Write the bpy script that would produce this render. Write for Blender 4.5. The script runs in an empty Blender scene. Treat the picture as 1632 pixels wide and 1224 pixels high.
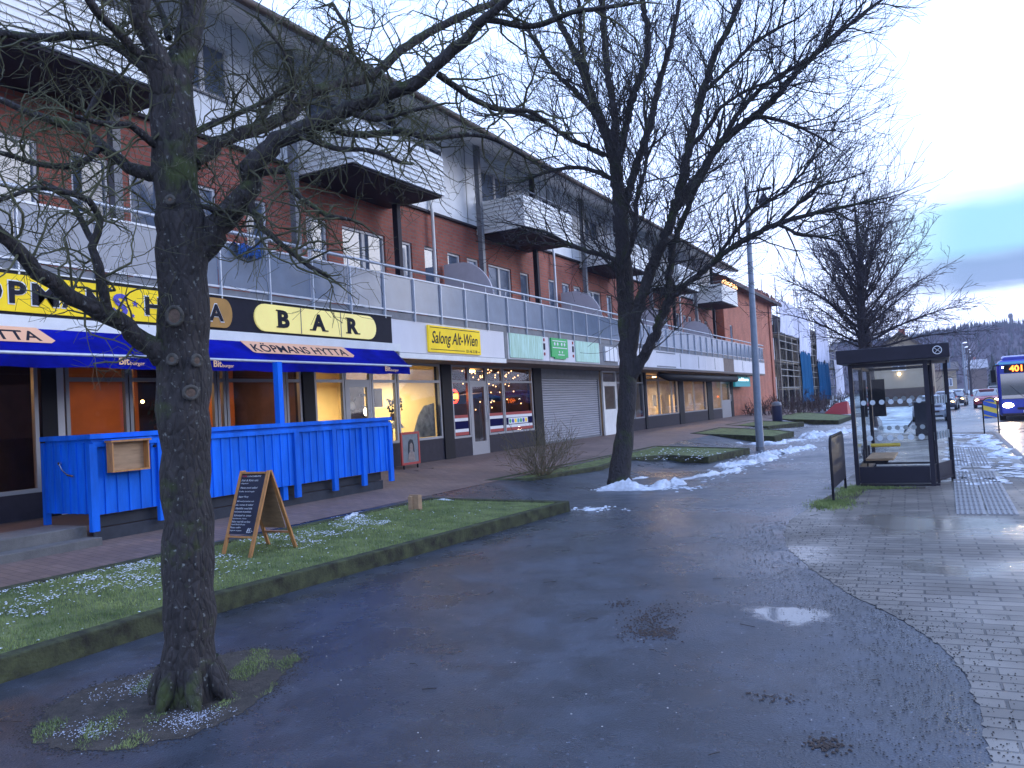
import bpy, math, random
from math import radians as R, sin, cos, pi
from mathutils import Vector, Matrix
import numpy as np

C = bpy.context.scene.collection
SC = bpy.context.scene

# ------------------------------------------------------------------ camera
cam_data = bpy.data.cameras.new("camera")
cam = bpy.data.objects.new("camera", cam_data); C.objects.link(cam); SC.camera = cam
cam_data.sensor_width = 36.0
cam_data.lens = 36.0 * 1290.0 / 1632.0
cam_data.clip_start = 0.05; cam_data.clip_end = 6000
EYE = 1.7
cam.matrix_world = (Matrix.Translation((0, 0, EYE)) @ Matrix.Rotation(R(28.1), 4, 'Z')
                    @ Matrix.Rotation(R(90 + 1.82), 4, 'X') @ Matrix.Rotation(R(-3.32), 4, 'Z'))
SC.render.resolution_x = 1024; SC.render.resolution_y = 768
SC.view_settings.view_transform = 'Standard'; SC.view_settings.look = 'None'
SC.view_settings.exposure = 0.55; SC.view_settings.gamma = 1.0
SC.render.engine = 'CYCLES'
try:
    SC.cycles.max_bounces = 6; SC.cycles.transparent_max_bounces = 16
    SC.cycles.diffuse_bounces = 3; SC.cycles.glossy_bounces = 3
    SC.cycles.sample_clamp_indirect = 3.0
except Exception: pass

# ------------------------------------------------------------------ world
SUN_EL, SUN_AZ = 14.0, 52.0           # azimuth from +Y towards +X
W = bpy.data.worlds.new("World"); SC.world = W; W.use_nodes = True
nt = W.node_tree; nt.nodes.clear()
def wn(t, **k):
    n = nt.nodes.new(t)
    for a, b in k.items(): setattr(n, a, b)
    return n
def wl(a, b): nt.links.new(a, b)
wo = wn('ShaderNodeOutputWorld'); bg = wn('ShaderNodeBackground'); bg.inputs[1].default_value = 0.1
sky = wn('ShaderNodeTexSky'); sky.sky_type = 'NISHITA'; sky.sun_disc = False
sky.sun_elevation = R(SUN_EL); sky.sun_rotation = R(SUN_AZ)
tc = wn('ShaderNodeTexCoord'); sep = wn('ShaderNodeSeparateXYZ'); wl(tc.outputs['Generated'], sep.inputs[0])
# overcast sheet: pale at the horizon, bluer overhead
ele = wn('ShaderNodeValToRGB'); ele.color_ramp.elements[0].position = 0.0; ele.color_ramp.elements[1].position = 0.75
ele.color_ramp.elements[0].color = (0.84, 0.94, 1.34, 1); ele.color_ramp.elements[1].color = (0.47, 0.70, 1.32, 1)
e = ele.color_ramp.elements.new(0.38); e.color = (0.64, 0.84, 1.36, 1)
wl(sep.outputs[2], ele.inputs[0])
# clouds in rolls: noise on direction, squashed vertically
mp = wn('ShaderNodeMapping'); mp.inputs['Scale'].default_value = (1.4, 1.4, 7.5); wl(tc.outputs['Generated'], mp.inputs[0])
nz = wn('ShaderNodeTexNoise'); nz.inputs['Scale'].default_value = 2.6; nz.inputs['Detail'].default_value = 6; nz.inputs['Roughness'].default_value = .55
wl(mp.outputs[0], nz.inputs[0])
# thin part of the cloud, low over the end of the street, where blue shows
def dirmask(v, lo, hi):
    d = wn('ShaderNodeVectorMath', operation='DOT_PRODUCT'); wl(tc.outputs['Generated'], d.inputs[0]); d.inputs[1].default_value = Vector(v).normalized()
    m = wn('ShaderNodeMapRange', interpolation_type='SMOOTHSTEP'); m.inputs[1].default_value = lo; m.inputs[2].default_value = hi
    wl(d.outputs['Value'], m.inputs[0]); return m.outputs[0]
def band(lo0, lo1, hi0, hi1):
    a = wn('ShaderNodeMapRange', interpolation_type='SMOOTHSTEP'); a.inputs[1].default_value = lo0; a.inputs[2].default_value = lo1
    b = wn('ShaderNodeMapRange', interpolation_type='SMOOTHSTEP'); b.inputs[1].default_value = hi0; b.inputs[2].default_value = hi1
    b.inputs[3].default_value = 1; b.inputs[4].default_value = 0
    ns = wn('ShaderNodeMath', operation='MULTIPLY_ADD'); ns.inputs[1].default_value = 0.055; wl(nz.outputs[0], ns.inputs[0]); wl(sep.outputs[2], ns.inputs[2])
    wl(ns.outputs[0], a.inputs[0]); wl(ns.outputs[0], b.inputs[0])
    m = wn('ShaderNodeMath', operation='MULTIPLY'); wl(a.outputs[0], m.inputs[0]); wl(b.outputs[0], m.inputs[1]); return m.outputs[0]
def mul(a, b):
    m = wn('ShaderNodeMath', operation='MULTIPLY'); wl(a, m.inputs[0])
    if hasattr(b, 'links'): wl(b, m.inputs[1])
    else: m.inputs[1].default_value = b
    return m.outputs[0]
def mixc(f, a, b):
    m = wn('ShaderNodeMix', data_type='RGBA'); wl(f, m.inputs[0])
    for s, i in ((a, 6), (b, 7)):
        if hasattr(s, 'links'): wl(s, m.inputs[i])
        else: m.inputs[i].default_value = s
    return m.outputs[2]
sc1 = wn('ShaderNodeVectorMath', operation='SCALE'); wl(ele.outputs[0], sc1.inputs[0]); sc1.inputs[3].default_value = 13.5
nzr = wn('ShaderNodeMapRange'); nzr.inputs[1].default_value = .3; nzr.inputs[2].default_value = .7; nzr.inputs[3].default_value = .93; nzr.inputs[4].default_value = 1.08; wl(nz.outputs[0], nzr.inputs[0])
sc2 = wn('ShaderNodeVectorMath', operation='SCALE'); wl(sc1.outputs[0], sc2.inputs[0]); wl(nzr.outputs[0], sc2.inputs[3])
skyb = mixc(mul(dirmask((0.02, 1.0, 0.1), 0.955, 0.997), .0), sc2.outputs[0], sky.outputs[0])
az = dirmask((0.16, 1.0, 0.13), 0.972, 0.992)
c1 = mixc(mul(mul(az, band(.143, .165, .205, .245)), 0.95), sc2.outputs[0], (2.6, 6.0, 7.2, 1))
c2 = mixc(mul(mul(az, band(.116, .132, .150, .172)), 0.95), c1, (1.5, 2.6, 4.8, 1))
# a little of the clear-sky colour everywhere, so the light keeps the sky's own tint
mx = wn('ShaderNodeMix', data_type='RGBA'); mx.inputs[0].default_value = 0.12; wl(c2, mx.inputs[6]); wl(sky.outputs[0], mx.inputs[7])
wl(mx.outputs[2], bg.inputs[0]); wl(bg.outputs[0], wo.inputs[0])

# ------------------------------------------------------------------ sun (veiled by cloud)
sd = bpy.data.lights.new('sun', 'SUN'); sd.energy = 1.0; sd.angle = R(40); sd.color = (1.0, 0.97, 0.96)
so = bpy.data.objects.new('sun', sd); C.objects.link(so)
sdir = Vector((sin(R(SUN_AZ)) * cos(R(SUN_EL)), cos(R(SUN_AZ)) * cos(R(SUN_EL)), sin(R(SUN_EL))))
so.rotation_euler = (-sdir).to_track_quat('-Z', 'Y').to_euler(); so.location = (20, 0, 30)

# ------------------------------------------------------------------ helpers
ORG = Vector((0, 0, 0))
class MB:
    def __init__(s): s.v = []; s.f = []; s.sm = []
    def add(s, vs, fs, smooth=False):
        n = len(s.v); s.v.extend([tuple(q) for q in vs]); s.f.extend([tuple(i + n for i in f) for f in fs]); s.sm.extend([smooth] * len(fs)); return s
    def quad(s, a, b, c, d): return s.add([a, b, c, d], [(0, 1, 2, 3)])
    def box(s, x0, x1, y0, y1, z0, z1):
        v = [(x0, y0, z0), (x1, y0, z0), (x1, y1, z0), (x0, y1, z0), (x0, y0, z1), (x1, y0, z1), (x1, y1, z1), (x0, y1, z1)]
        return s.add(v, [(0, 3, 2, 1), (4, 5, 6, 7), (0, 1, 5, 4), (1, 2, 6, 5), (2, 3, 7, 6), (3, 0, 4, 7)])
    def bar(s, a, b, w, h=None, up=(0, 0, 1)):
        a = Vector(a); b = Vector(b); h = h or w; d = (b - a).normalized(); u = Vector(up)
        if abs(d.dot(u)) > .98: u = Vector((0, 1, 0))
        r = d.cross(u).normalized(); u = r.cross(d)
        o = [r * (i * w / 2) + u * (j * h / 2) for i, j in ((-1, -1), (1, -1), (1, 1), (-1, 1))]
        return s.add([a + q for q in o] + [b + q for q in o], [(0, 1, 2, 3), (7, 6, 5, 4), (0, 4, 5, 1), (1, 5, 6, 2), (2, 6, 7, 3), (3, 7, 4, 0)])
    def tube(s, pts, rad, n=8, cap=True, smooth=True):
        pts = [Vector(p) for p in pts]; m = len(pts)
        if not hasattr(rad, '__len__'): rad = [rad] * m
        ref = None; vs = []
        for i, p in enumerate(pts):
            d = (pts[min(i + 1, m - 1)] - pts[max(i - 1, 0)])
            if d.length < 1e-9: d = Vector((0, 0, 1))
            d.normalize()
            if ref is None:
                ref = Vector((1, 0, 0)) if abs(d.x) < .8 else Vector((0, 1, 0))
            ref = (ref - d * ref.dot(d))
            if ref.length < 1e-6: ref = d.orthogonal()
            ref.normalize(); q = d.cross(ref)
            for k in range(n):
                a = 2 * pi * k / n
                vs.append(p + (ref * cos(a) + q * sin(a)) * rad[i])
        fs = [(i * n + k, i * n + (k + 1) % n, (i + 1) * n + (k + 1) % n, (i + 1) * n + k) for i in range(m - 1) for k in range(n)]
        s.add(vs, fs, smooth)
        if cap: s.add(vs[:n], [tuple(range(n))[::-1]]); s.add(vs[-n:], [tuple(range(n))])
        return s
    def prism(s, poly, axis, a, b):
        """poly 2D points extruded along axis from a to b; axis x: (y,z); y: (x,z); z: (x,y)"""
        f = {'x': lambda p, t: (t, p[0], p[1]), 'y': lambda p, t: (p[0], t, p[1]), 'z': lambda p, t: (p[0], p[1], t)}[axis]
        n = len(poly)
        return s.add([f(p, a) for p in poly] + [f(p, b) for p in poly],
                     [tuple(range(n)), tuple(range(2 * n - 1, n - 1, -1))] + [(i, (i + 1) % n, n + (i + 1) % n, n + i) for i in range(n)])
    def sph(s, c, r, nu=10, nv=6, sc=(1, 1, 1)):
        vs = []; fs = []
        for j in range(nv + 1):
            t = pi * j / nv
            for i in range(nu):
                a = 2 * pi * i / nu; vs.append((c[0] + r * sc[0] * sin(t) * cos(a), c[1] + r * sc[1] * sin(t) * sin(a), c[2] + r * sc[2] * cos(t)))
        for j in range(nv):
            for i in range(nu): fs.append((j * nu + i, (j + 1) * nu + i, (j + 1) * nu + (i + 1) % nu, j * nu + (i + 1) % nu))
        return s.add(vs, fs, True)
    def disc(s, c, r, axis='x', t=.02, n=20, sy=1):
        p = [(r * cos(2 * pi * k / n), r * sy * sin(2 * pi * k / n)) for k in range(n)]
        i = {'x': (1, 2), 'y': (0, 2), 'z': (0, 1)}[axis]; k0 = {'x': 0, 'y': 1, 'z': 2}[axis]
        return s.prism([(c[i[0]] + a, c[i[1]] + b) for a, b in p], axis, c[k0] - t / 2, c[k0] + t / 2)
    def build(s, name, mat, parent=None, bevel=0):
        me = bpy.data.meshes.new(name)
        me.from_pydata([(a - ORG.x, b - ORG.y, c - ORG.z) for a, b, c in s.v], [], s.f)
        me.polygons.foreach_set('use_smooth', s.sm); me.materials.append(mat)
        me.update()
        o = bpy.data.objects.new(name, me); C.objects.link(o)
        if parent is None: o.location = ORG
        else: o.parent = parent
        if bevel:
            b = o.modifiers.new('bevel', 'BEVEL'); b.width = bevel; b.segments = 2; b.limit_method = 'ANGLE'
        return o
def org(x=0, y=0, z=0):
    global ORG
    ORG = Vector((x, y, z))
def tag(o, label=None, cat=None, group=None, kind=None):
    for k, v in (('label', label), ('category', cat), ('group', group), ('kind', kind)):
        if v: o[k] = v
    return o
def thing(name, label, cat, loc, group=None):
    """Empty at the base of the thing; the parts built next use its place as their origin."""
    org(*loc); o = bpy.data.objects.new(name, None); o.empty_display_size = .2
    C.objects.link(o); o.location = loc; return tag(o, label, cat, group)
def struct(o): return tag(o, kind='structure')
def copy_tree(o, parent=None):
    c = o.copy(); C.objects.link(c)
    if parent is not None: c.parent = parent
    for ch in list(o.children): copy_tree(ch, c)
    return c
def text(name, s, mat, parent, width, height, place, depth=.006, shear=0, bold=0, space=1.0):
    """lettering as a mesh, scaled to width x height, lower-left corner at the origin of 'place' (a 4x4)"""
    cu = bpy.data.curves.new(name, 'FONT'); cu.body = s; cu.size = 1; cu.shear = shear; cu.offset = bold; cu.space_character = space
    cu.extrude = .5; cu.resolution_u = 3
    t = bpy.data.objects.new(name, cu); C.objects.link(t)
    dg = bpy.context.evaluated_depsgraph_get(); dg.update()
    me = bpy.data.meshes.new_from_object(t.evaluated_get(dg)); bpy.data.objects.remove(t)
    xs = [v.co.x for v in me.vertices]; ys = [v.co.y for v in me.vertices]
    x0, x1, y0, y1 = min(xs), max(xs), min(ys), max(ys)
    for v in me.vertices:
        v.co = (place @ Vector(((v.co.x - x0) / (x1 - x0) * width, (v.co.y - y0) / (y1 - y0) * height, v.co.z * depth))) - ORG
    me.materials.clear(); me.materials.append(mat); me.name = name
    o = bpy.data.objects.new(name, me); C.objects.link(o)
    if parent is not None: o.parent = parent
    else: o.location = ORG
    return o
def on_wall(x, y, z, tilt=0):      # frame on a wall that faces +X: reads towards +Y
    return Matrix.Translation((x, y, z)) @ Matrix(((0, 0, 1, 0), (1, 0, 0, 0), (0, 1, 0, 0), (0, 0, 0, 1))) @ Matrix.Rotation(R(tilt), 4, 'Z')
def on_end(x, y, z):               # frame on a face that looks towards -Y: reads towards +X
    return Matrix.Translation((x, y, z)) @ Matrix(((1, 0, 0, 0), (0, 0, -1, 0), (0, 1, 0, 0), (0, 0, 0, 1)))

# ------------------------------------------------------------------ materials
def mat(name, col, rough=.6, metal=0, spec=.5, noise=0, nscale=6, nstretch=(1, 1, 1), bump=0, bscale=60, emit=0, ecol=None, ior=None, rvar=0, col2=None):
    m = bpy.data.materials.new(name); m.use_nodes = True; t = m.node_tree; p = t.nodes['Principled BSDF']
    p.inputs['Base Color'].default_value = (*col, 1); p.inputs['Roughness'].default_value = rough; p.inputs['Metallic'].default_value = metal
    p.inputs['Specular IOR Level'].default_value = spec
    if ior: p.inputs['IOR'].default_value = ior
    if emit: p.inputs['Emission Color'].default_value = (*(ecol or col), 1); p.inputs['Emission Strength'].default_value = emit
    if noise or bump or rvar:
        c = t.nodes.new('ShaderNodeTexCoord'); mp = t.nodes.new('ShaderNodeMapping'); mp.inputs['Scale'].default_value = nstretch
        t.links.new(c.outputs['Object'], mp.inputs[0])
        n = t.nodes.new('ShaderNodeTexNoise'); n.inputs['Scale'].default_value = nscale; n.inputs['Detail'].default_value = 7; n.inputs['Roughness'].default_value = .62
        t.links.new(mp.outputs[0], n.inputs[0])
        if noise:
            r = t.nodes.new('ShaderNodeMapRange'); r.inputs[1].default_value = .3; r.inputs[2].default_value = .7
            t.links.new(n.outputs[0], r.inputs[0])
            mx = t.nodes.new('ShaderNodeMix'); mx.data_type = 'RGBA'
            a = [max(0, q * (1 - noise)) for q in col]; b = [min(1, q * (1 + noise)) for q in (col2 or col)]
            mx.inputs[6].default_value = (*a, 1); mx.inputs[7].default_value = (*b, 1)
            t.links.new(r.outputs[0], mx.inputs[0]); t.links.new(mx.outputs[2], p.inputs['Base Color'])
        if rvar:
            r2 = t.nodes.new('ShaderNodeMapRange'); r2.inputs[1].default_value = .3; r2.inputs[2].default_value = .7
            r2.inputs[3].default_value = max(.03, rough - rvar); r2.inputs[4].default_value = min(1, rough + rvar)
            t.links.new(n.outputs[0], r2.inputs[0]); t.links.new(r2.outputs[0], p.inputs['Roughness'])
        if bump:
            n2 = t.nodes.new('ShaderNodeTexNoise'); n2.inputs['Scale'].default_value = bscale; n2.inputs['Detail'].default_value = 5
            t.links.new(mp.outputs[0], n2.inputs[0]); b = t.nodes.new('ShaderNodeBump'); b.inputs['Strength'].default_value = bump; b.inputs['Distance'].default_value = .02
            t.links.new(n2.outputs[0], b.inputs['Height']); t.links.new(b.outputs[0], p.inputs['Normal'])
    return m
def brick(name, c1, c2, mortar, bw, bh, plane='yz', rough=.8, msize=.012, dirt=.3, bump=.5, offset=.5, wet=None, rot=0):
    m = bpy.data.materials.new(name); m.use_nodes = True; t = m.node_tree; N = t.nodes; L = t.links; p = N['Principled BSDF']
    c = N.new('ShaderNodeTexCoord'); s = N.new('ShaderNodeSeparateXYZ'); g = N.new('ShaderNodeCombineXYZ'); L.new(c.outputs['Object'], s.inputs[0])
    if plane == 'yz':
        ad = N.new('ShaderNodeMath'); L.new(s.outputs[0], ad.inputs[0]); L.new(s.outputs[1], ad.inputs[1]); L.new(ad.outputs[0], g.inputs[0]); L.new(s.outputs[2], g.inputs[1])
    else: L.new(s.outputs[0], g.inputs[0]); L.new(s.outputs[1], g.inputs[1])
    vec = g.outputs[0]
    if rot:
        mp = N.new('ShaderNodeMapping'); mp.inputs['Rotation'].default_value = (0, 0, R(rot)); L.new(vec, mp.inputs[0]); vec = mp.outputs[0]
    b = N.new('ShaderNodeTexBrick'); b.inputs['Scale'].default_value = 1; b.inputs['Brick Width'].default_value = bw; b.inputs['Row Height'].default_value = bh
    b.inputs['Mortar Size'].default_value = msize; b.inputs['Mortar Smooth'].default_value = .2; b.offset = offset
    b.inputs['Color1'].default_value = (*c1, 1); b.inputs['Color2'].default_value = (*c2, 1); b.inputs['Mortar'].default_value = (*mortar, 1); L.new(vec, b.inputs[0])
    n = N.new('ShaderNodeTexNoise'); n.inputs['Scale'].default_value = .9; n.inputs['Detail'].default_value = 8; n.inputs['Roughness'].default_value = .65; L.new(c.outputs['Object'], n.inputs[0])
    r = N.new('ShaderNodeMapRange'); r.inputs[1].default_value = .3; r.inputs[2].default_value = .7; r.inputs[3].default_value = 1 - dirt; r.inputs[4].default_value = 1 + dirt; L.new(n.outputs[0], r.inputs[0])
    sc = N.new('ShaderNodeVectorMath'); sc.operation = 'SCALE'; L.new(b.outputs[0], sc.inputs[0]); L.new(r.outputs[0], sc.inputs[3]); L.new(sc.outputs[0], p.inputs['Base Color'])
    p.inputs['Roughness'].default_value = rough
    if wet:
        n3 = N.new('ShaderNodeTexNoise'); n3.inputs['Scale'].default_value = wet[0]; n3.inputs['Detail'].default_value = 4; L.new(c.outputs['Object'], n3.inputs[0])
        r3 = N.new('ShaderNodeMapRange'); r3.inputs[1].default_value = .40; r3.inputs[2].default_value = .60; r3.inputs[3].default_value = wet[1]; r3.inputs[4].default_value = rough; L.new(n3.outputs[0], r3.inputs[0]); L.new(r3.outputs[0], p.inputs['Roughness'])
    bp = N.new('ShaderNodeBump'); bp.inputs['Strength'].default_value = bump; bp.inputs['Distance'].default_value = .006; L.new(b.outputs['Fac'], bp.inputs['Height']); bp.invert = True; L.new(bp.outputs[0], p.inputs['Normal'])
    return m
def glass(name, tint=(.8, .9, .95), refl=1.45, rough=.02, clear=.85):
    m = bpy.data.materials.new(name); m.use_nodes = True; t = m.node_tree; N = t.nodes; L = t.links; N.remove(N['Principled BSDF'])
    tr = N.new('ShaderNodeBsdfTransparent'); tr.inputs[0].default_value = (*[q * clear for q in tint], 1)
    gl = N.new('ShaderNodeBsdfGlossy'); gl.inputs['Roughness'].default_value = rough; gl.inputs['Color'].default_value = (.95, .97, 1, 1)
    fr = N.new('ShaderNodeFresnel'); fr.inputs[0].default_value = refl
    mx = N.new('ShaderNodeMixShader'); L.new(fr.outputs[0], mx.inputs[0]); L.new(tr.outputs[0], mx.inputs[1]); L.new(gl.outputs[0], mx.inputs[2]); L.new(mx.outputs[0], N['Material Output'].inputs[0])
    return m
def bark(name, base, moss, mossamt, lichen=True):
    m = bpy.data.materials.new(name); m.use_nodes = True; t = m.node_tree; N = t.nodes; L = t.links; p = N['Principled BSDF']; p.inputs['Roughness'].default_value = .85
    c = N.new('ShaderNodeTexCoord'); mp = N.new('ShaderNodeMapping'); mp.inputs['Scale'].default_value = (1, 1, .35); L.new(c.outputs['Object'], mp.inputs[0])
    n1 = N.new('ShaderNodeTexNoise'); n1.inputs['Scale'].default_value = 22; n1.inputs['Detail'].default_value = 8; n1.inputs['Roughness'].default_value = .7; L.new(mp.outputs[0], n1.inputs[0])
    vo = N.new('ShaderNodeTexVoronoi'); vo.inputs['Scale'].default_value = 26; vo.feature = 'DISTANCE_TO_EDGE'; L.new(mp.outputs[0], vo.inputs[0])
    n2 = N.new('ShaderNodeTexNoise'); n2.inputs['Scale'].default_value = 2.6; n2.inputs['Detail'].default_value = 9; n2.inputs['Roughness'].default_value = .68; L.new(c.outputs['Object'], n2.inputs[0])
    def rng(s, a, b, lo=0, hi=1):
        r = N.new('ShaderNodeMapRange'); r.inputs[1].default_value = a; r.inputs[2].default_value = b; r.inputs[3].default_value = lo; r.inputs[4].default_value = hi; L.new(s, r.inputs[0]); return r.outputs[0]
    def mix(f, a, b):
        x = N.new('ShaderNodeMix'); x.data_type = 'RGBA'; L.new(f, x.inputs[0])
        for q, i in ((a, 6), (b, 7)):
            if hasattr(q, 'links'): L.new(q, x.inputs[i])
            else: x.inputs[i].default_value = (*q, 1)
        return x.outputs[2]
    col = mix(rng(n1.outputs[0], .35, .7), [q * .45 for q in base], [q * 1.5 for q in base])
    ge = N.new('ShaderNodeNewGeometry'); sx = N.new('ShaderNodeSeparateXYZ'); L.new(ge.outputs['Normal'], sx.inputs[0])
    ma = N.new('ShaderNodeMath'); ma.operation = 'MULTIPLY_ADD'; L.new(sx.outputs[2], ma.inputs[0]); ma.inputs[1].default_value = .10; L.new(n2.outputs[0], ma.inputs[2])
    col = mix(rng(ma.outputs[0], .62 - mossamt * .2, .74 - mossamt * .2), col, moss)
    if lichen:
        n3 = N.new('ShaderNodeTexNoise'); n3.inputs['Scale'].default_value = 34; n3.inputs['Detail'].default_value = 6; L.new(c.outputs['Object'], n3.inputs[0])
        col = mix(rng(n3.outputs[0], .64, .70, 0, .8), col, (.20, .21, .19))
    L.new(col, p.inputs['Base Color'])
    ad = N.new('ShaderNodeMath'); ad.operation = 'MULTIPLY_ADD'; L.new(rng(vo.outputs[0], 0, .25), ad.inputs[0]); ad.inputs[1].default_value = .6; L.new(n1.outputs[0], ad.inputs[2])
    b = N.new('ShaderNodeBump'); b.inputs['Strength'].default_value = .9; b.inputs['Distance'].default_value = .02; L.new(ad.outputs[0], b.inputs['Height']); L.new(b.outputs[0], p.inputs['Normal'])
    return m

M = {}
M['brick'] = brick('red_brick', (.27, .066, .044), (.35, .095, .06), (.19, .13, .11), .25, .085)
M['brick_far'] = brick('orange_red_brick', (.36, .10, .055), (.43, .13, .07), (.26, .13, .09), .25, .085)
M['white_clad'] = mat('white_cladding', (.82, .85, .88), .55, noise=.08, nscale=2)
M['white_board'] = mat('white_board', (.74, .74, .72), .5, noise=.08, nscale=3)
M['fascia'] = mat('white_fascia', (.66, .65, .68), .45, noise=.07, nscale=1.2, nstretch=(1, 1, .3))
M['grey_trim'] = mat('grey_metal_trim', (.14, .15, .17), .5, noise=.2, nscale=5)
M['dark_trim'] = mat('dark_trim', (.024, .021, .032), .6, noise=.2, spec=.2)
M['black'] = mat('black_paint', (.010, .010, .014), .55, spec=.15)
M['column'] = mat('grey_column', (.14, .15, .17), .45, noise=.15)
M['roof'] = mat('brown_roof_edge', (.085, .062, .05), .7, noise=.35, nscale=8, nstretch=(1, .3, 1))
M['soffit'] = mat('soffit_brown', (.17, .13, .11), .8, noise=.2, nscale=4)
M['steel'] = mat('galvanised_steel', (.50, .53, .58), .4, metal=.25, noise=.12, nscale=9)
M['pole'] = mat('grey_pole_paint', (.20, .24, .30), .45, metal=.3, noise=.15, nscale=5)
M['railglass'] = mat('frosted_rail_glass', (.145, .185, .25), .14, noise=.2, nscale=1.1, spec=.45)
M['frame_white'] = mat('white_window_frame', (.58, .58, .60), .5)
M['frame_grey'] = mat('grey_aluminium_frame', (.26, .27, .30), .45, metal=.4)
M['pane'] = mat('window_pane_dark', (.09, .12, .18), .05, spec=.6, ior=1.75, noise=.3, nscale=2)
M['curtain'] = mat('pale_curtain', (.5, .48, .5), .9, noise=.15, nscale=9, nstretch=(1, 5, .2))
M['shop_glass'] = glass('shop_window_glass', (.86, .9, .92), 1.5)
M['shelter_glass'] = glass('shelter_glass', (.94, .97, .96), 1.3, .02, .98)
M['concrete'] = mat('concrete', (.13, .125, .12), .85, noise=.25, nscale=5, bump=.3)
M['kerb'] = mat('mossy_kerb', (.040, .036, .034), .9, noise=.5, nscale=6, spec=.2, col2=(.055, .062, .03), bump=.5, bscale=45)
M['kerb_grey'] = mat('granite_kerb', (.16, .16, .165), .8, noise=.3, nscale=9)
M['blue_paint'] = mat('blue_painted_wood', (.003, .13, .66), .65, spec=.2, noise=.34, nscale=3.5, nstretch=(1, 1, .2), bump=.15, bscale=30)
M['awning'] = mat('blue_awning_canvas', (.003, .007, .24), .9, spec=.05, noise=.5, nscale=2.5, nstretch=(1, .5, 1))
M['skirt'] = mat('grey_deck_board', (.04, .044, .055), .75, spec=.2, noise=.2)
M['wood'] = mat('varnished_pine', (.42, .19, .06), .45, noise=.3, nscale=7, nstretch=(4, 4, .6))
M['woodbox'] = mat('weathered_plywood', (.36, .23, .13), .65, noise=.25, nscale=6, nstretch=(1, .5, 4))
M['chalk'] = mat('blackboard', (.012, .016, .035), .5, noise=.3)
M['chalkwhite'] = mat('white_chalk', (.6, .62, .66), .9)
M['chalkred'] = mat('red_chalk', (.6, .08, .12), .9)
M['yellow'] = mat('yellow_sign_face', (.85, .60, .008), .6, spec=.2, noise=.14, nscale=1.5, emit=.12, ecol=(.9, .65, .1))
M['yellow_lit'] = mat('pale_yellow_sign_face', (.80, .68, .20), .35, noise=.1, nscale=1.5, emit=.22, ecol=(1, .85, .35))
M['orange_cap'] = mat('amber_sign_end', (.42, .20, .03), .4, noise=.2, nscale=2)
M['signdark'] = mat('dark_blue_black_board', (.014, .014, .024), .6, noise=.2, spec=.15)
M['signblue'] = mat('blue_letter', (.015, .02, .42), .4)
M['cream'] = mat('cream_lettering', (.85, .50, .28), .7)
M['cream2'] = mat('peach_panel', (.80, .42, .24), .7)
M['greensign'] = mat('green_sign', (.02, .42, .10), .4, noise=.2, nscale=8)
M['palegreen'] = mat('faded_green_panel', (.36, .62, .38), .5, noise=.25, nscale=3.5, nstretch=(1, 4, .5), col2=(.45, .66, .60))
M['teal'] = mat('teal_sign', (.01, .30, .36), .4, emit=.12, ecol=(.02, .5, .6))
M['tealtext'] = mat('pale_lit_lettering', (.7, .95, 1), .4, emit=1.0, ecol=(.7, .95, 1))
M['shutter'] = mat('grey_roller_shutter', (.36, .37, .42), .45, metal=.2, noise=.1, nscale=2, nstretch=(1, .3, 3))
M['red'] = mat('red_paint', (.34, .02, .02), .5)
M['snow'] = mat('dirty_snow', (.62, .65, .70), .7, noise=.28, nscale=7, col2=(.68, .71, .76), bump=.8, bscale=45)
M['soil'] = mat('leafy_soil', (.05, .04, .032), .95, noise=.6, nscale=9, bump=.8, bscale=70)
M['grassbase'] = mat('turf', (.07, .11, .03), .95, noise=.5, nscale=4, col2=(.12, .14, .05), bump=.7, bscale=90)
M['blade'] = mat('grass_blade', (.12, .205, .048), .7, noise=.42, nscale=2.2, col2=(.21, .25, .08))
M['bark_near'] = bark('mossy_bark', (.036, .030, .029), (.045, .060, .012), .42)
M['twig_moss'] = mat('mossy_twig', (.060, .056, .032), .9, noise=.5, nscale=1.6, col2=(.085, .085, .042))
M['bark_mid'] = bark('dark_bark', (.036, .031, .033), (.035, .048, .014), .45, False)
M['bark_far'] = mat('purple_grey_bark', (.035, .028, .034), .9, noise=.3)
M['cutwood'] = mat('healed_branch_cut', (.13, .085, .06), .9, noise=.5, nscale=30)
M['cutrim'] = mat('pale_callus_bark', (.075, .068, .058), .9, noise=.5, nscale=30, bump=.4)
M['ice'] = mat('dirty_ice_grain', (.36, .38, .44), .6, noise=.3)
M['twig'] = mat('shrub_twig', (.13, .105, .06), .9, noise=.3)
M['grit'] = mat('dark_grit', (.02, .018, .018), .8)
M['litter'] = mat('pale_litter', (.45, .42, .40), .8, noise=.3)
def emis(name, col, s):
    return mat(name, col, .5, emit=s, ecol=col)
M['lamp_warm'] = emis('warm_lamp', (1, .55, .2), 14)
M['lamp_white'] = emis('white_lamp', (1, .86, .6), 12)
M['fairy'] = emis('fairy_light', (1, .5, .2), 4.5)
M['headlight'] = emis('headlight_glow', (1, .72, .42), 26)
M['headlight_soft'] = emis('parking_light_glow', (1, .6, .25), 6)
M['led'] = emis('orange_led', (1, .16, .02), 4.5)
M['neon_red'] = emis('red_neon', (1, .04, .02), 5)
M['neon_yellow'] = emis('yellow_neon', (1, .55, .05), 7)
M['streetlight'] = emis('street_lantern_glow', (.75, .8, 1), .8)
M['wall_orange'] = mat('orange_interior_wall', (.45, .16, .045), .8, noise=.15, nscale=2)
M['wall_brown'] = mat('brown_interior_wall', (.10, .06, .05), .8, noise=.3, nscale=2)
M['wall_yellow'] = mat('yellow_interior_wall', (.80, .60, .28), .8, noise=.1, nscale=1)
M['wall_cream'] = mat('cream_interior_wall', (.6, .5, .38), .8, noise=.25, nscale=2)
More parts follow.
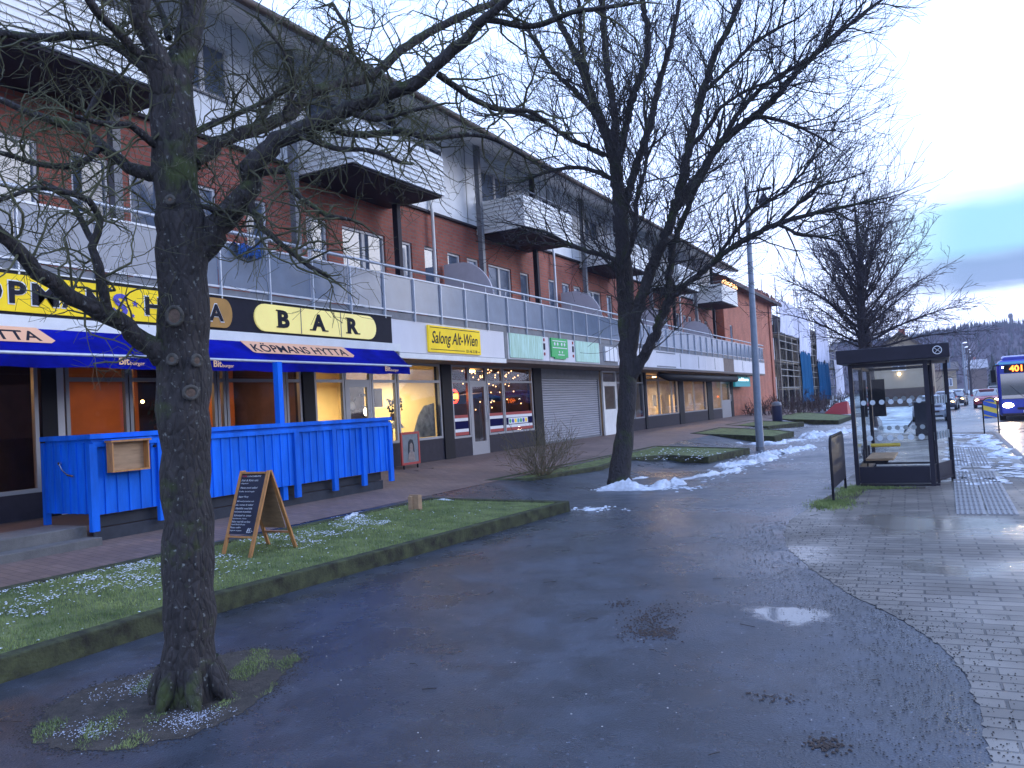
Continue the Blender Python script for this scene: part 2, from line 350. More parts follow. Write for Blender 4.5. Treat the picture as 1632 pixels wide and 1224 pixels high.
M['floor_in'] = mat('shop_floor', (.1, .08, .07), .5)
M['tyre'] = mat('tyre_rubber', (.012, .012, .013), .8)
M['chrome'] = mat('chrome', (.5, .52, .55), .2, metal=.9)
M['carglass'] = mat('car_window', (.02, .025, .032), .05, spec=1, ior=2)
M['plaster'] = mat('beige_plaster', (.36, .28, .19), .85, noise=.12, nscale=.8)
M['scaf_net'] = mat('blue_scaffold_net', (.002, .07, .17), .9, spec=.1, noise=.2, nscale=1.5, nstretch=(1, 2, .3))
M['scaf_white'] = mat('white_scaffold_sheet', (.50, .52, .64), .6, noise=.3, nscale=1.2, nstretch=(1, 2, .5), bump=.8, bscale=4)
M['tube'] = mat('scaffold_tube', (.32, .30, .27), .5, metal=.4)
M['plank'] = mat('scaffold_plank', (.30, .25, .18), .8, noise=.3)
M['slats'] = mat('brown_board_wall', (.06, .04, .035), .85, noise=.4, nscale=3, nstretch=(1, 6, .4))
M['tactile'] = mat('pale_tactile_slab', (.24, .235, .235), .6, noise=.2, nscale=5, rvar=.2)
M['shelter'] = mat('dark_shelter_frame', (.016, .015, .026), .5, noise=.15, spec=.25)
M['signyellow'] = mat('yellow_reflective', (.75, .55, .06), .4)
M['signblue2'] = mat('blue_reflective', (.02, .09, .40), .4)
M['tactile_dark'] = mat('dark_slab', (.12, .115, .12), .6)
M['white'] = mat('white_paint', (.75, .76, .78), .5)
M['skin'] = mat('skin', (.5, .33, .25), .6)
M['coat'] = mat('dark_coat', (.02, .022, .03), .8)
M['hedge'] = mat('bare_hedge_twigs', (.055, .035, .032), .9, noise=.4, nscale=2)
M['fir'] = mat('dark_fir', (.018, .030, .020), .9, noise=.4, nscale=.2)
M['wood_far'] = mat('bare_birch_wood', (.062, .042, .05), .9, noise=.5, nscale=.05, col2=(.07, .045, .045))
M['rooftile'] = mat('brown_roof_tile', (.16, .055, .04), .8, noise=.3, nscale=3)

def asphalt(name, base, wetness, pools):
    m = bpy.data.materials.new(name); m.use_nodes = True; t = m.node_tree; N = t.nodes; L = t.links; p = N['Principled BSDF']
    c = N.new('ShaderNodeTexCoord')
    def noise(s, d=5, rr=.6, st=(1, 1, 1)):
        mp = N.new('ShaderNodeMapping'); mp.inputs['Scale'].default_value = st; L.new(c.outputs['Object'], mp.inputs[0])
        n = N.new('ShaderNodeTexNoise'); n.inputs['Scale'].default_value = s; n.inputs['Detail'].default_value = d; n.inputs['Roughness'].default_value = rr; L.new(mp.outputs[0], n.inputs[0]); return n.outputs[0]
    def rng(s, a, b, lo, hi):
        r = N.new('ShaderNodeMapRange'); r.inputs[1].default_value = a; r.inputs[2].default_value = b; r.inputs[3].default_value = lo; r.inputs[4].default_value = hi; L.new(s, r.inputs[0]); return r.outputs[0]
    def mm(a, b, op='MULTIPLY'):
        x = N.new('ShaderNodeMath'); x.operation = op; L.new(a, x.inputs[0])
        if hasattr(b, 'links'): L.new(b, x.inputs[1])
        else: x.inputs[1].default_value = b
        return x.outputs[0]
    big = noise(.45, 6, .6); mid = noise(3.5, 5); fine = noise(150, 3, .7); vo = N.new('ShaderNodeTexVoronoi'); vo.inputs['Scale'].default_value = 75; L.new(c.outputs['Object'], vo.inputs[0])
    patch = rng(noise(1.1, 9, .72), .47, .53, .80, 1.12)     # drier and damper areas with ragged edges
    k = mm(mm(mm(rng(big, .3, .7, .75, 1.25), rng(mid, .3, .7, .8, 1.2)), rng(fine, .25, .75, .35, 1.8)), patch)
    sp = rng(vo.outputs['Color'], .91, .96, 0, 2.2)    # pale stones in the surface
    k = mm(k, sp, 'ADD')
    sc = N.new('ShaderNodeVectorMath'); sc.operation = 'SCALE'; sc.inputs[0].default_value = base; L.new(k, sc.inputs[3]); L.new(sc.outputs[0], p.inputs['Base Color'])
    r = mm(rng(big, .35, .65, wetness[0], wetness[1]), rng(mid, .3, .7, .8, 1.2)); L.new(r, p.inputs['Roughness'])
    pf = None
    for (cx, cy, rx, ry) in pools:      # standing water: smooth, level film in shallow dips
        mp = N.new('ShaderNodeMapping'); mp.inputs['Location'].default_value = (-cx / rx, -cy / ry, 0); mp.inputs['Scale'].default_value = (1 / rx, 1 / ry, 0); L.new(c.outputs['Object'], mp.inputs[0])
        ln = N.new('ShaderNodeVectorMath'); ln.operation = 'LENGTH'; L.new(mp.outputs[0], ln.inputs[0])
        ds = mm(ln.outputs['Value'], rng(mid, .25, .75, -.55, .55), 'ADD'); f = rng(ds, .75, 1.15, 1, 0) if rx < .6 else rng(ds, .3, 1.3, .5, 0)
        pf = f if pf is None else mm(pf, f, 'MAXIMUM')
    if pf is not None:
        x = N.new('ShaderNodeMix'); x.data_type = 'FLOAT'; L.new(pf, x.inputs[0]); L.new(r, x.inputs[2]); x.inputs[3].default_value = .06; L.new(x.outputs[0], p.inputs['Roughness'])
    b = N.new('ShaderNodeBump'); b.inputs['Strength'].default_value = .35; b.inputs['Distance'].default_value = .006; L.new(mm(fine, vo.outputs['Distance'], 'ADD'), b.inputs['Height']); L.new(b.outputs[0], p.inputs['Normal'])
    if pf is not None: L.new(rng(pf, 0, 1, .35, .02), b.inputs['Strength'])
    return m
M['asphalt'] = asphalt('wet_asphalt', (.034, .040, .054), (.18, .46), [(-1.2, 6.5, .34, .24), (-1.9, 8.6, .9, .7), (-2.6, 11.5, 1.4, 1.2)])
M['road'] = asphalt('wet_road', (.10, .10, .115), (.22, .42), [])
M['pavement'] = brick('brown_paving', (.15, .10, .084), (.19, .128, .106), (.09, .066, .058), .21, .105, 'xy', .7, .006, .25, .4)
M['pavers'] = brick('grey_pavers', (.095, .080, .066), (.165, .142, .118), (.035, .03, .028), .35, .14, 'xy', .68, .010, .34, .9, wet=(.5, .22), rot=-2)
M['terrain'] = mat('winter_ground', (.05, .055, .035), .95, noise=.5, nscale=.06, col2=(.10, .11, .10))
M['snowground'] = mat('thin_snow_on_grass', (.30, .33, .34), .9, noise=.6, nscale=.9, col2=(.55, .60, .68))
M['puddle'] = mat('puddle_water', (.02, .021, .025), .05, spec=.8)
LIMBS_NEAR=[
[(-4.32,3.54,-0.05,0.195),(-4.31,3.54,0.04,0.173),(-4.31,3.54,0.25,0.158),(-4.30,3.56,0.84,0.151),(-4.29,3.56,1.43,0.148),(-4.29,3.57,2.04,0.160),(-4.28,3.58,2.28,0.161),(-4.27,3.59,2.52,0.153),(-4.26,3.60,2.84,0.161),(-4.27,3.59,3.05,0.154),(-4.28,3.59,3.25,0.135),(-4.28,3.58,3.54,0.127),(-4.28,3.58,3.83,0.139),(-4.27,3.64,4.05,0.098),(-4.25,3.70,4.28,0.079),(-4.25,3.77,4.56,0.080),(-4.25,3.85,4.85,0.077),(-4.24,3.93,5.33,0.058),(-4.19,3.98,5.78,0.033)],
[(-4.28,3.58,3.81,0.100),(-4.27,3.52,3.94,0.080),(-4.27,3.43,4.13,0.057),(-4.28,3.35,4.31,0.056),(-4.26,3.29,4.51,0.055),(-4.24,3.23,4.83,0.036),(-4.22,3.17,5.14,0.022)],
[(-4.31,3.54,2.16,0.099),(-4.36,3.40,2.22,0.071),(-4.39,3.25,2.35,0.055),(-4.42,3.07,2.44,0.050),(-4.42,2.88,2.53,0.044),(-4.40,2.73,2.61,0.043),(-4.36,2.60,2.71,0.039),(-4.36,2.51,2.79,0.035),(-4.31,2.29,2.91,0.027),(-4.30,2.09,2.99,0.017)],
[(-4.42,3.15,2.41,0.029),(-4.39,3.10,2.63,0.029),(-4.42,3.07,2.81,0.025),(-4.39,3.11,2.98,0.021),(-4.38,3.03,3.08,0.021),(-4.41,2.90,3.11,0.017),(-4.48,2.79,3.12,0.014),(-4.53,2.61,3.02,0.011)],
[(-4.42,3.08,2.83,0.018),(-4.49,3.05,3.00,0.018),(-4.57,3.02,3.14,0.014),(-4.72,2.98,3.24,0.011)],
[(-4.30,3.55,3.34,0.058),(-4.38,3.45,3.34,0.046),(-4.49,3.40,3.38,0.038),(-4.58,3.36,3.48,0.034),(-4.67,3.31,3.57,0.032),(-4.76,3.27,3.66,0.031),(-4.87,3.20,3.70,0.027),(-4.99,3.11,3.75,0.023),(-5.13,2.98,3.84,0.019),(-5.25,2.86,3.91,0.015)],
[(-4.62,3.31,3.53,0.023),(-4.62,3.21,3.41,0.022),(-4.64,3.10,3.35,0.020),(-4.69,2.93,3.33,0.018),(-4.71,2.80,3.35,0.016),(-4.79,2.66,3.38,0.014)],
[(-4.77,3.27,3.66,0.019),(-4.76,3.36,3.84,0.018),(-4.77,3.44,3.98,0.016),(-4.70,3.54,4.09,0.012)],
[(-4.31,3.55,3.94,0.038),(-4.47,3.50,4.09,0.033),(-4.65,3.43,4.24,0.031),(-4.83,3.35,4.32,0.031),(-5.04,3.22,4.30,0.029),(-5.25,3.06,4.33,0.027),(-5.35,2.89,4.26,0.019)],
[(-4.29,3.48,4.02,0.034),(-4.30,3.31,4.08,0.030),(-4.28,3.17,4.15,0.027),(-4.26,3.04,4.19,0.025),(-4.26,2.94,4.28,0.021)],
[(-4.32,3.53,3.49,0.031),(-4.29,3.41,3.51,0.026),(-4.28,3.26,3.57,0.022),(-4.33,3.11,3.55,0.018),(-4.37,2.96,3.56,0.012)],
[(-4.23,3.64,3.41,0.058),(-4.21,3.78,3.52,0.048),(-4.18,3.92,3.64,0.044),(-4.10,4.15,3.77,0.044),(-4.01,4.37,3.91,0.043),(-3.96,4.48,4.07,0.041),(-3.85,4.70,4.20,0.040),(-3.70,4.95,4.31,0.039),(-3.65,5.05,4.42,0.037),(-3.50,5.27,4.65,0.033),(-3.35,5.49,4.83,0.031),(-3.21,5.63,4.94,0.029),(-3.06,5.83,5.07,0.025)],
[(-4.26,3.61,2.76,0.069),(-4.17,3.69,2.88,0.085),(-4.10,3.74,3.00,0.082),(-4.01,3.79,3.09,0.078),(-3.90,3.85,3.24,0.070),(-3.83,3.85,3.41,0.066),(-3.69,3.92,3.53,0.058),(-3.47,3.98,3.60,0.054),(-3.21,4.06,3.67,0.049),(-3.01,4.15,3.75,0.049),(-2.83,4.22,3.79,0.042),(-2.67,4.26,3.89,0.037),(-2.51,4.30,4.01,0.034),(-2.36,4.33,4.12,0.029),(-2.22,4.35,4.19,0.025),(-2.05,4.43,4.35,0.018)],
[(-3.45,4.00,3.61,0.023),(-3.36,4.14,3.57,0.023),(-3.21,4.32,3.58,0.022),(-3.11,4.45,3.62,0.022),(-2.98,4.60,3.58,0.020),(-2.82,4.82,3.63,0.017),(-2.67,4.96,3.60,0.015),(-2.48,5.11,3.46,0.011)],
[(-2.70,4.30,3.85,0.023),(-2.60,4.48,3.75,0.019),(-2.47,4.61,3.67,0.018),(-2.28,4.76,3.65,0.016),(-2.17,4.92,3.54,0.012)],
[(-2.35,4.34,4.12,0.022),(-2.29,4.42,4.12,0.019),(-2.11,4.51,4.08,0.019),(-1.88,4.61,4.14,0.017),(-1.71,4.68,4.15,0.013),(-1.53,4.74,4.15,0.009)],
[(-3.92,3.83,3.18,0.031),(-3.79,3.82,2.96,0.023),(-3.68,3.86,2.85,0.019),(-3.57,3.89,2.75,0.017),(-3.47,3.91,2.67,0.015),(-3.36,3.94,2.60,0.011)],
[(-3.86,3.89,3.34,0.027),(-3.67,3.94,3.33,0.023),(-3.61,3.92,3.19,0.019),(-3.49,3.96,3.08,0.017),(-3.38,3.99,3.00,0.015),(-3.24,4.04,2.96,0.011)],
[(-4.21,3.66,3.61,0.023),(-4.13,3.83,3.73,0.020),(-3.99,4.04,3.87,0.016),(-3.90,4.13,3.95,0.012)],
[(-4.21,3.67,3.15,0.019),(-4.06,3.68,3.10,0.019),(-3.97,3.71,3.08,0.015)],
[(-4.36,3.64,4.28,0.024),(-4.57,3.71,4.67,0.020),(-4.83,3.70,4.96,0.017)],
[(-3.21,4.06,3.65,0.027),(-3.03,4.08,3.57,0.019),(-2.85,4.09,3.57,0.015),(-2.63,4.11,3.57,0.011)],
[(-3.83,4.72,4.21,0.027),(-3.82,4.86,4.43,0.023),(-3.89,4.93,4.70,0.018),(-4.04,4.94,4.97,0.014)],
[(-4.10,4.15,3.76,0.025),(-4.11,4.34,4.07,0.021),(-4.00,4.57,4.31,0.018),(-3.96,4.75,4.60,0.014)],
[(-4.01,4.30,3.88,0.021),(-3.88,4.29,4.09,0.017),(-3.86,4.17,4.26,0.012),(-3.90,3.99,4.42,0.012)],
[(-3.58,3.94,3.57,0.023),(-3.31,3.98,3.42,0.017),(-3.07,4.05,3.37,0.015),(-2.86,4.08,3.26,0.011)],
]
LIMBS_MIDDLE=[
[(-6.03,15.73,-0.08,0.325),(-6.02,15.74,0.04,0.258),(-5.98,15.75,0.45,0.220),(-5.88,15.79,1.09,0.191),(-5.75,15.84,2.25,0.182),(-5.71,15.85,3.02,0.192),(-5.70,15.86,3.80,0.173),(-5.69,15.86,4.59,0.163),(-5.69,15.86,5.37,0.154),(-5.74,15.95,6.19,0.136),(-5.81,15.98,7.01,0.127),(-5.97,15.97,7.49,0.108),(-6.12,15.91,7.96,0.098),(-6.36,15.93,8.82,0.079),(-6.61,15.82,9.55,0.070),(-6.91,15.80,10.27,0.060),(-7.13,15.71,11.05,0.050),(-7.33,15.62,12.04,0.030)],
[(-5.77,15.94,6.72,0.087),(-5.66,15.77,7.81,0.077),(-5.72,15.64,8.69,0.072),(-5.68,15.54,9.48,0.067),(-5.70,15.54,10.53,0.048),(-5.71,15.53,11.58,0.029)],
[(-5.67,15.97,6.84,0.087),(-5.59,16.21,7.48,0.079),(-5.44,16.37,8.19,0.079),(-5.18,16.56,8.88,0.074),(-5.12,16.68,9.62,0.070),(-5.20,16.76,10.38,0.055),(-5.17,16.77,11.48,0.030)],
[(-5.67,15.97,5.65,0.097),(-5.47,16.25,6.54,0.088),(-5.15,16.46,7.45,0.079),(-5.01,16.61,8.17,0.069),(-4.79,16.67,8.82,0.059),(-4.54,16.75,9.63,0.049),(-4.29,16.81,10.67,0.029)],
[(-5.67,15.87,2.76,0.144),(-5.48,15.72,3.35,0.114),(-5.31,15.67,3.75,0.113),(-5.08,15.64,4.28,0.112),(-4.85,15.61,4.69,0.102),(-4.60,15.58,5.15,0.092),(-4.29,15.57,5.94,0.087),(-4.05,15.53,6.74,0.077),(-3.73,15.51,7.59,0.072),(-3.47,15.46,8.23,0.062),(-3.21,15.52,8.64,0.053),(-2.93,15.47,9.16,0.044),(-2.64,15.53,9.94,0.026)],
[(-4.44,15.63,5.51,0.092),(-4.01,15.85,6.09,0.083),(-3.63,16.04,6.67,0.078),(-3.15,16.25,7.08,0.069),(-2.62,16.44,7.46,0.064),(-2.13,16.61,8.00,0.055),(-1.61,16.77,8.43,0.045),(-1.05,16.82,8.80,0.036),(-0.50,16.94,9.13,0.022)],
[(-3.15,16.25,7.06,0.046),(-2.93,16.19,7.15,0.041),(-2.53,16.15,6.99,0.036),(-2.13,16.11,6.75,0.026),(-1.69,16.06,6.39,0.017)],
[(-3.57,16.06,6.72,0.055),(-3.30,16.01,7.10,0.045),(-2.88,16.09,7.54,0.045),(-2.40,16.17,7.83,0.040),(-1.87,16.24,8.05,0.035),(-1.28,16.30,8.49,0.026),(-0.82,16.33,8.90,0.017)],
[(-5.68,15.86,2.24,0.124),(-5.44,15.84,2.55,0.114),(-5.22,15.81,2.87,0.104),(-5.03,15.77,3.17,0.094),(-4.90,15.81,3.47,0.089),(-4.73,15.76,3.70,0.074),(-4.42,15.74,3.96,0.060),(-4.02,15.85,4.22,0.055),(-3.59,15.85,4.52,0.050),(-3.20,15.93,4.73,0.058),(-2.62,15.94,4.93,0.049),(-1.84,15.94,5.03,0.039),(-1.21,15.90,5.06,0.025),(-0.83,15.93,5.09,0.017)],
[(-4.90,15.81,3.47,0.084),(-4.84,15.93,3.84,0.075),(-4.75,16.06,4.43,0.066),(-4.72,16.17,4.87,0.067),(-4.43,16.36,5.58,0.057),(-4.25,16.51,6.04,0.048),(-3.92,16.70,6.67,0.038),(-3.69,16.75,7.43,0.029)],
[(-3.87,15.88,4.32,0.036),(-3.56,15.86,4.69,0.036),(-2.99,15.87,5.24,0.031),(-2.38,15.87,5.54,0.026),(-1.87,15.84,6.00,0.017)],
[(-5.96,15.92,6.89,0.059),(-6.24,15.76,7.10,0.054),(-6.54,15.53,7.26,0.049),(-6.82,15.19,7.51,0.043),(-7.00,14.99,7.62,0.038),(-7.43,14.56,7.75,0.028),(-7.89,14.21,7.68,0.019)],
[(-5.85,15.91,6.40,0.049),(-6.46,15.89,6.74,0.044),(-7.16,15.80,6.80,0.040),(-7.87,15.69,6.66,0.025)],
[(-5.66,15.87,4.32,0.077),(-5.80,15.82,4.60,0.058),(-6.03,15.84,4.78,0.053),(-6.46,15.78,4.95,0.049),(-6.89,15.71,5.17,0.044),(-7.31,15.62,5.45,0.030),(-7.83,15.48,5.65,0.020)],
[(-4.11,15.51,6.54,0.054),(-3.65,15.43,6.91,0.044),(-3.36,15.29,7.16,0.035),(-2.75,15.20,7.35,0.026),(-2.30,15.18,7.37,0.017)],
[(-3.75,15.50,7.57,0.045),(-3.28,15.71,8.01,0.040),(-2.82,15.90,8.45,0.036),(-2.25,16.09,8.74,0.027)],
[(-5.68,15.87,3.54,0.077),(-5.65,15.56,4.28,0.057),(-5.30,15.47,4.99,0.051),(-5.14,15.31,5.69,0.046),(-4.86,15.19,6.36,0.036),(-4.78,15.11,7.19,0.027)],
[(-2.59,15.94,4.95,0.035),(-2.29,15.99,5.21,0.031),(-1.90,16.14,5.53,0.026),(-1.57,16.17,5.60,0.017)],
[(-2.59,15.94,4.93,0.035),(-2.24,15.79,4.67,0.030),(-1.81,15.75,4.53,0.025),(-1.49,15.68,4.39,0.017)],
[(-6.06,15.94,7.72,0.059),(-6.53,15.96,8.38,0.050),(-7.04,15.86,9.01,0.045),(-7.41,15.80,9.78,0.041),(-8.04,15.60,10.58,0.031)],
[(-6.15,15.90,8.13,0.059),(-6.21,15.66,9.00,0.049),(-6.16,15.47,9.71,0.038),(-6.13,15.37,10.59,0.029)],
]
# ================================================================== ground
def hz(x):
    if x > -6.3: return 0.0
    if x > -8.0: return (-6.3 - x) / 1.7 * .28
    return .28 + .095 * (-8.0 - x)
org()
from mathutils import noise as mnoise
def sheet(name, m, poly, z=0.0, zf=None, nx=0):
    b = MB()
    if zf is None: b.add([(x, y, z) for x, y in poly], [tuple(range(len(poly)))])
    else: b.add([(x, y, zf(x, y)) for x, y in poly], [tuple(range(len(poly)))])
    return struct(b.build(name, m))
b = MB(); b.quad((-3000, -3000, -.62), (3000, -3000, -.62), (3000, 3000, -.62), (-3000, 3000, -.62)); struct(b.build('ground', M['terrain']))
# asphalt walkway: flat, ramping up towards the shops
b = MB(); xs = [-8.3, -8.0, -6.3, 2.4]
for i in range(3):
    b.quad((xs[i], -12, hz(xs[i])), (xs[i + 1], -12, hz(xs[i + 1])), (xs[i + 1], 33 if i == 2 else 62, hz(xs[i + 1])), (xs[i], 62 if i < 2 else 33, hz(xs[i])))
b.v = []; b.f = []; b.sm = []
b.quad((-8.3, -12, hz(-8.3) + 0), (-8.0, -12, hz(-8)), (-8.0, 64, hz(-8)), (-8.3, 64, hz(-8.3)))
b.quad((-8.0, -12, hz(-8)), (-6.3, -12, 0), (-6.3, 64, 0), (-8.0, 64, hz(-8)))
b.add([(-6.3, -12, 0), (1.3, -12, 0), (1.3, 32, 0), (-2.2, 34, 0), (-3.0, 46, 0), (-4.6, 64, 0), (-6.3, 64, 0)], [tuple(range(7))])
struct(b.build('walkway', M['asphalt']))
b = MB(); b.quad((-22, -12, hz(-22) - .0), (-8.2, -12, hz(-8.2) + .004), (-8.2, 64, hz(-8.2) + .004), (-22, 64, hz(-22)))
b.f = []; b.v = []; b.sm = []
b.quad((-11.3, -12, hz(-11.3) + .004), (-8.06, -12, hz(-8.06) + .004), (-8.06, 64, hz(-8.06) + .004), (-11.3, 64, hz(-11.3) + .004))
struct(b.build('shop_pavement', M['pavement']))
# paved apron beside the bus stop, with its long curved edge
curve = [(.10, -12), (.10, 3.2), (.07, 4.15), (.06, 4.7), (0, 5.37), (-.14, 5.97), (-.38, 6.54), (-.84, 7.33), (-1.28, 8.3), (-1.64, 9.26), (-1.86, 10.29), (-1.96, 11.32), (-1.88, 12.57), (-1.75, 15.3), (-1.75, 20.5), (-1.5, 24), (-1.6, 32)]
cj = []; rj = random.Random(2)
for i in range(len(curve) - 1):
    n = 14 if 1 <= i < 14 else 2
    for k in range(n): f = k / n; cj.append((curve[i][0] * (1 - f) + curve[i + 1][0] * f + rj.gauss(0, .008), curve[i][1] * (1 - f) + curve[i + 1][1] * f + rj.gauss(0, .006)))
sheet('brick_paving', M['pavers'], cj + [curve[-1], (1.3, 32), (1.3, -12)], .004)
b = MB(); b.box(1.3, 1.45, -12, 32.0, -.3, .012); b.box(-1.6, 1.45, 32.0, 32.15, -.3, .013); struct(b.build('road_kerb', M['kerb_grey'], bevel=.012))
# street: falls gently, bends to the right in the distance
left = [(1.45, -14), (1.45, 32.15), (-1.5, 32.16), (-1.7, 40), (-1.8, 55), (-1.1, 75), (.1, 95), (3.2, 150), (8, 250), (20, 420)]
wid = [9, 9, 12, 12, 12.2, 11.5, 10.5, 10, 10, 10]
def roadz(y): return -.12 if y < 20 else (-.12 - .21 * (min(y, 45) - 20) / 25 if y < 45 else -.33 + .16 * min(1, (y - 45) / 60))
b = MB()
for i in range(len(left) - 1):
    (x0, y0), (x1, y1) = left[i], left[i + 1]
    if abs(y0 - y1) < .1: continue
    b.quad((x0, y0, roadz(y0)), (x0 + wid[i], y0, roadz(y0)), (x1 + wid[i + 1], y1, roadz(y1)), (x1, y1, roadz(y1)))
b.quad((-1.5, 32.16, roadz(32.15)), (1.45, 32.16, roadz(32.15)), (1.45, 32.0, roadz(32.15)), (-1.5, 32.0, roadz(32.15)))
struct(b.build('road', M['road']))
# snow-grey verge left of the street, the far pavement and the snowy grass beyond it
vl = [(-2.2, 34.0), (-3.0, 46), (-4.6, 64), (-30, 66), (-30, 420), (16, 420)]
def verge(name, m, rx0, rx1, dz):
    b = MB()
    for i in range(2, len(left) - 1):
        (x0, y0), (x1, y1) = left[i], left[i + 1]
        b.quad((x0 + rx0, y0, roadz(y0) + dz), (x0 + rx1, y0, roadz(y0) + dz), (x1 + rx1, y1, roadz(y1) + dz), (x1 + rx0, y1, roadz(y1) + dz))
    return struct(b.build(name, m))
verge('far_pavement', M['snowground'], -2.2, -.001, .12)
b = MB()
for y0, y1, xa, xb in ((46, 66, -5.0, -3.9), (66, 100, -20, -3.2), (100, 160, -20, -1.6), (160, 420, -20, 1)):
    b.quad((xa - (0 if y0 < 60 else 0), y0, -.02), (xb, y0, -.2), (xb, y1, -.2), (xa, y1, -.02))
struct(b.build('snowy_verge', M['snowground']))
b = MB(); b.quad((10.45, -12, -.1), (60, -12, -.1), (60, 60, -.1), (10.45, 60, -.1)); struct(b.build('right_verge', M['terrain']))

def inset(poly, d):
    n = len(poly); out = []; area = sum(poly[i][0] * poly[(i + 1) % n][1] - poly[(i + 1) % n][0] * poly[i][1] for i in range(n)); sg = 1 if area > 0 else -1
    for i in range(n):
        p0, p1, p2 = Vector(poly[i - 1]), Vector(poly[i]), Vector(poly[(i + 1) % n])
        a = (p1 - p0).normalized(); c = (p2 - p1).normalized(); na = Vector((-a.y, a.x)) * sg; nc = Vector((-c.y, c.x)) * sg
        m = (na + nc).normalized(); k = d / max(.35, m.dot(na)); out.append((p1.x + m.x * k, p1.y + m.y * k))
    return out
def pin(p, poly):
    x, y = p; c = False; n = len(poly)
    for i in range(n):
        x0, y0 = poly[i]; x1, y1 = poly[i - 1]
        if (y0 > y) != (y1 > y) and x < (x1 - x0) * (y - y0) / (y1 - y0) + x0: c = not c
    return c
def tz(x): return .15 + max(0, (-5.9 - x)) * .062
BEDS = []
def bed(poly, k=0.0):
    inn = inset(poly, .12); n = len(poly); b = MB(); zt = lambda p: tz(p[0]) + .02 + k
    vs = [(x, y, -.1) for x, y in poly] + [(x, y, zt((x, y))) for x, y in poly] + [(x, y, zt((x, y))) for x, y in inn] + [(x, y, -.1) for x, y in inn]
    fs = []
    for i in range(n):
        j = (i + 1) % n; fs += [(i, j, n + j, n + i), (n + i, n + j, 2 * n + j, 2 * n + i), (2 * n + i, 2 * n + j, 3 * n + j, 3 * n + i)]
    b.add(vs, fs); o = struct(b.build('bed_kerb', M['kerb'], bevel=.012))
    b = MB(); b.add([(x, y, tz(x) + k) for x, y in inn], [tuple(range(n))]); struct(b.build('lawn', M['grassbase'])); BEDS.append((inn, k))
bed([(-5.85, -6), (-5.93, 3.3), (-5.98, 5.3), (-5.74, 8.8), (-5.5, 12.05), (-7.85, 11.5), (-8.02, 5), (-8.02, -6)])
bed([(-8.3, 14.1), (-7.6, 14.9), (-7.25, 17.8), (-7.45, 20.2), (-6.8, 21.5), (-5.6, 21.2), (-5.2, 24.4), (-8.2, 24.6)])
bed([(-8.9, 31.2), (-5.54, 30.2), (-5.4, 33.6), (-6.4, 35.2), (-9.0, 36.2)], .03)
bed([(-9.3, 38.4), (-7.2, 38.0), (-6.4, 43.0), (-9.3, 44.0)], .03)
bed([(-7.6, 46.2), (-4.9, 44.2), (-4.9, 52), (-9.5, 60), (-9.6, 48)], .03)

# grass blades and snow crumbs on the two beds nearest the camera
rng = random.Random(4)
def blades(name, areas, h0, h1, w, seed):
    r = random.Random(seed); b = MB()
    for poly, zf, n, bb in areas:
        x0, x1, y0, y1 = bb
        for _ in range(n):
            x = r.uniform(x0, x1); y = r.uniform(y0, y1)
            if not pin((x, y), poly): continue
            z = zf(x, y); a = r.uniform(0, 2 * pi); h = r.uniform(h0, h1); dx = cos(a) * w; dy = sin(a) * w; lx = r.uniform(-.5, .5) * h; ly = r.uniform(-.5, .5) * h
            b.add([(x - dx, y - dy, z - .003), (x + dx, y + dy, z - .003), (x + lx, y + ly, z + h)], [(0, 1, 2)])
    return tag(b.build(name, M['blade']), 'short damp winter grass in the kerbed lawn beds', 'grass', kind='stuff')
z0 = lambda x, y: tz(x)
M['mush'] = mat('brown_leaf_mush', (.045, .028, .02), .8, noise=.5)
pts_mush = []
for cx, cy, sx, sy, n in ((-2.15, 6.15, .10, .22, 420), (-2.0, 5.75, .09, .09, 380), (-.62, 4.15, .05, .05, 160), (-2.55, 6.5, .06, .08, 90), (-.95, 4.7, .10, .04, 60)):
    for _ in range(n): pts_mush.append((rng.gauss(cx, sx), rng.gauss(cy, sy), .003, rng.uniform(.003, .011), .45))
blades('grass', [(BEDS[0][0], z0, 52000, (-8, -5.5, 2.5, 12)), (BEDS[1][0], z0, 9000, (-8.3, -5.2, 14, 24.6))], .012, .04, .0045, 5)
def crumbs(name, label, pts, m, cat='snow'):
    b = MB()
    for x, y, z, s, fl in pts:
        n = 6; a0 = rng.uniform(0, 6)
        ring = [(x + s * rng.uniform(.6, 1.2) * cos(a0 + 2 * pi * k / n), y + s * rng.uniform(.6, 1.2) * sin(a0 + 2 * pi * k / n)) for k in range(n)]
        b.add([(p, q, z) for p, q in ring] + [(p * .4 + x * .6, q * .4 + y * .6, z + s * fl) for p, q in ring], [(k, (k + 1) % n, n + (k + 1) % n, n + k) for k in range(n)] + [tuple(range(n, 2 * n))], True)
    return tag(b.build(name, m), label, cat, kind='stuff')
pts = []
for _ in range(26000):
    x = rng.uniform(-7.95, -6.1); y = rng.uniform(2.5, 11.4)
    wgt = (max(0, (-6.5 - x) / 1.3)) * (1.0 if y < 6.6 else .0) + (1.0 if (7.2 < y < 9.8 and x < -6.75 - .1 * (y - 7)) else .0) * .9 + .035
    wgt *= max(.02, min(1, .35 + 1.5 * mnoise.noise(Vector((x * 1.6, y * 1.6, 0))) + 1.3 * mnoise.noise(Vector((x * 6, y * 4, 3)))))
    if rng.random() < wgt: pts.append((x, y, tz(x) + .012, rng.uniform(.003, .015), .3))
for _ in range(160):
    x = rng.uniform(-7.6, -5.6); y = rng.uniform(20, 24)
    pts.append((x, y, tz(x) + .012, rng.uniform(.01, .035), .3))
crumbs('snow_crumbs', 'thin broken scraps of wet snow caught in the lawn grass', pts, M['snow'])

crumbs('leaf_mush', 'brown mush of wet rotten leaves and grit lying in the middle of the asphalt', pts_mush, M['mush'], 'leaf litter')
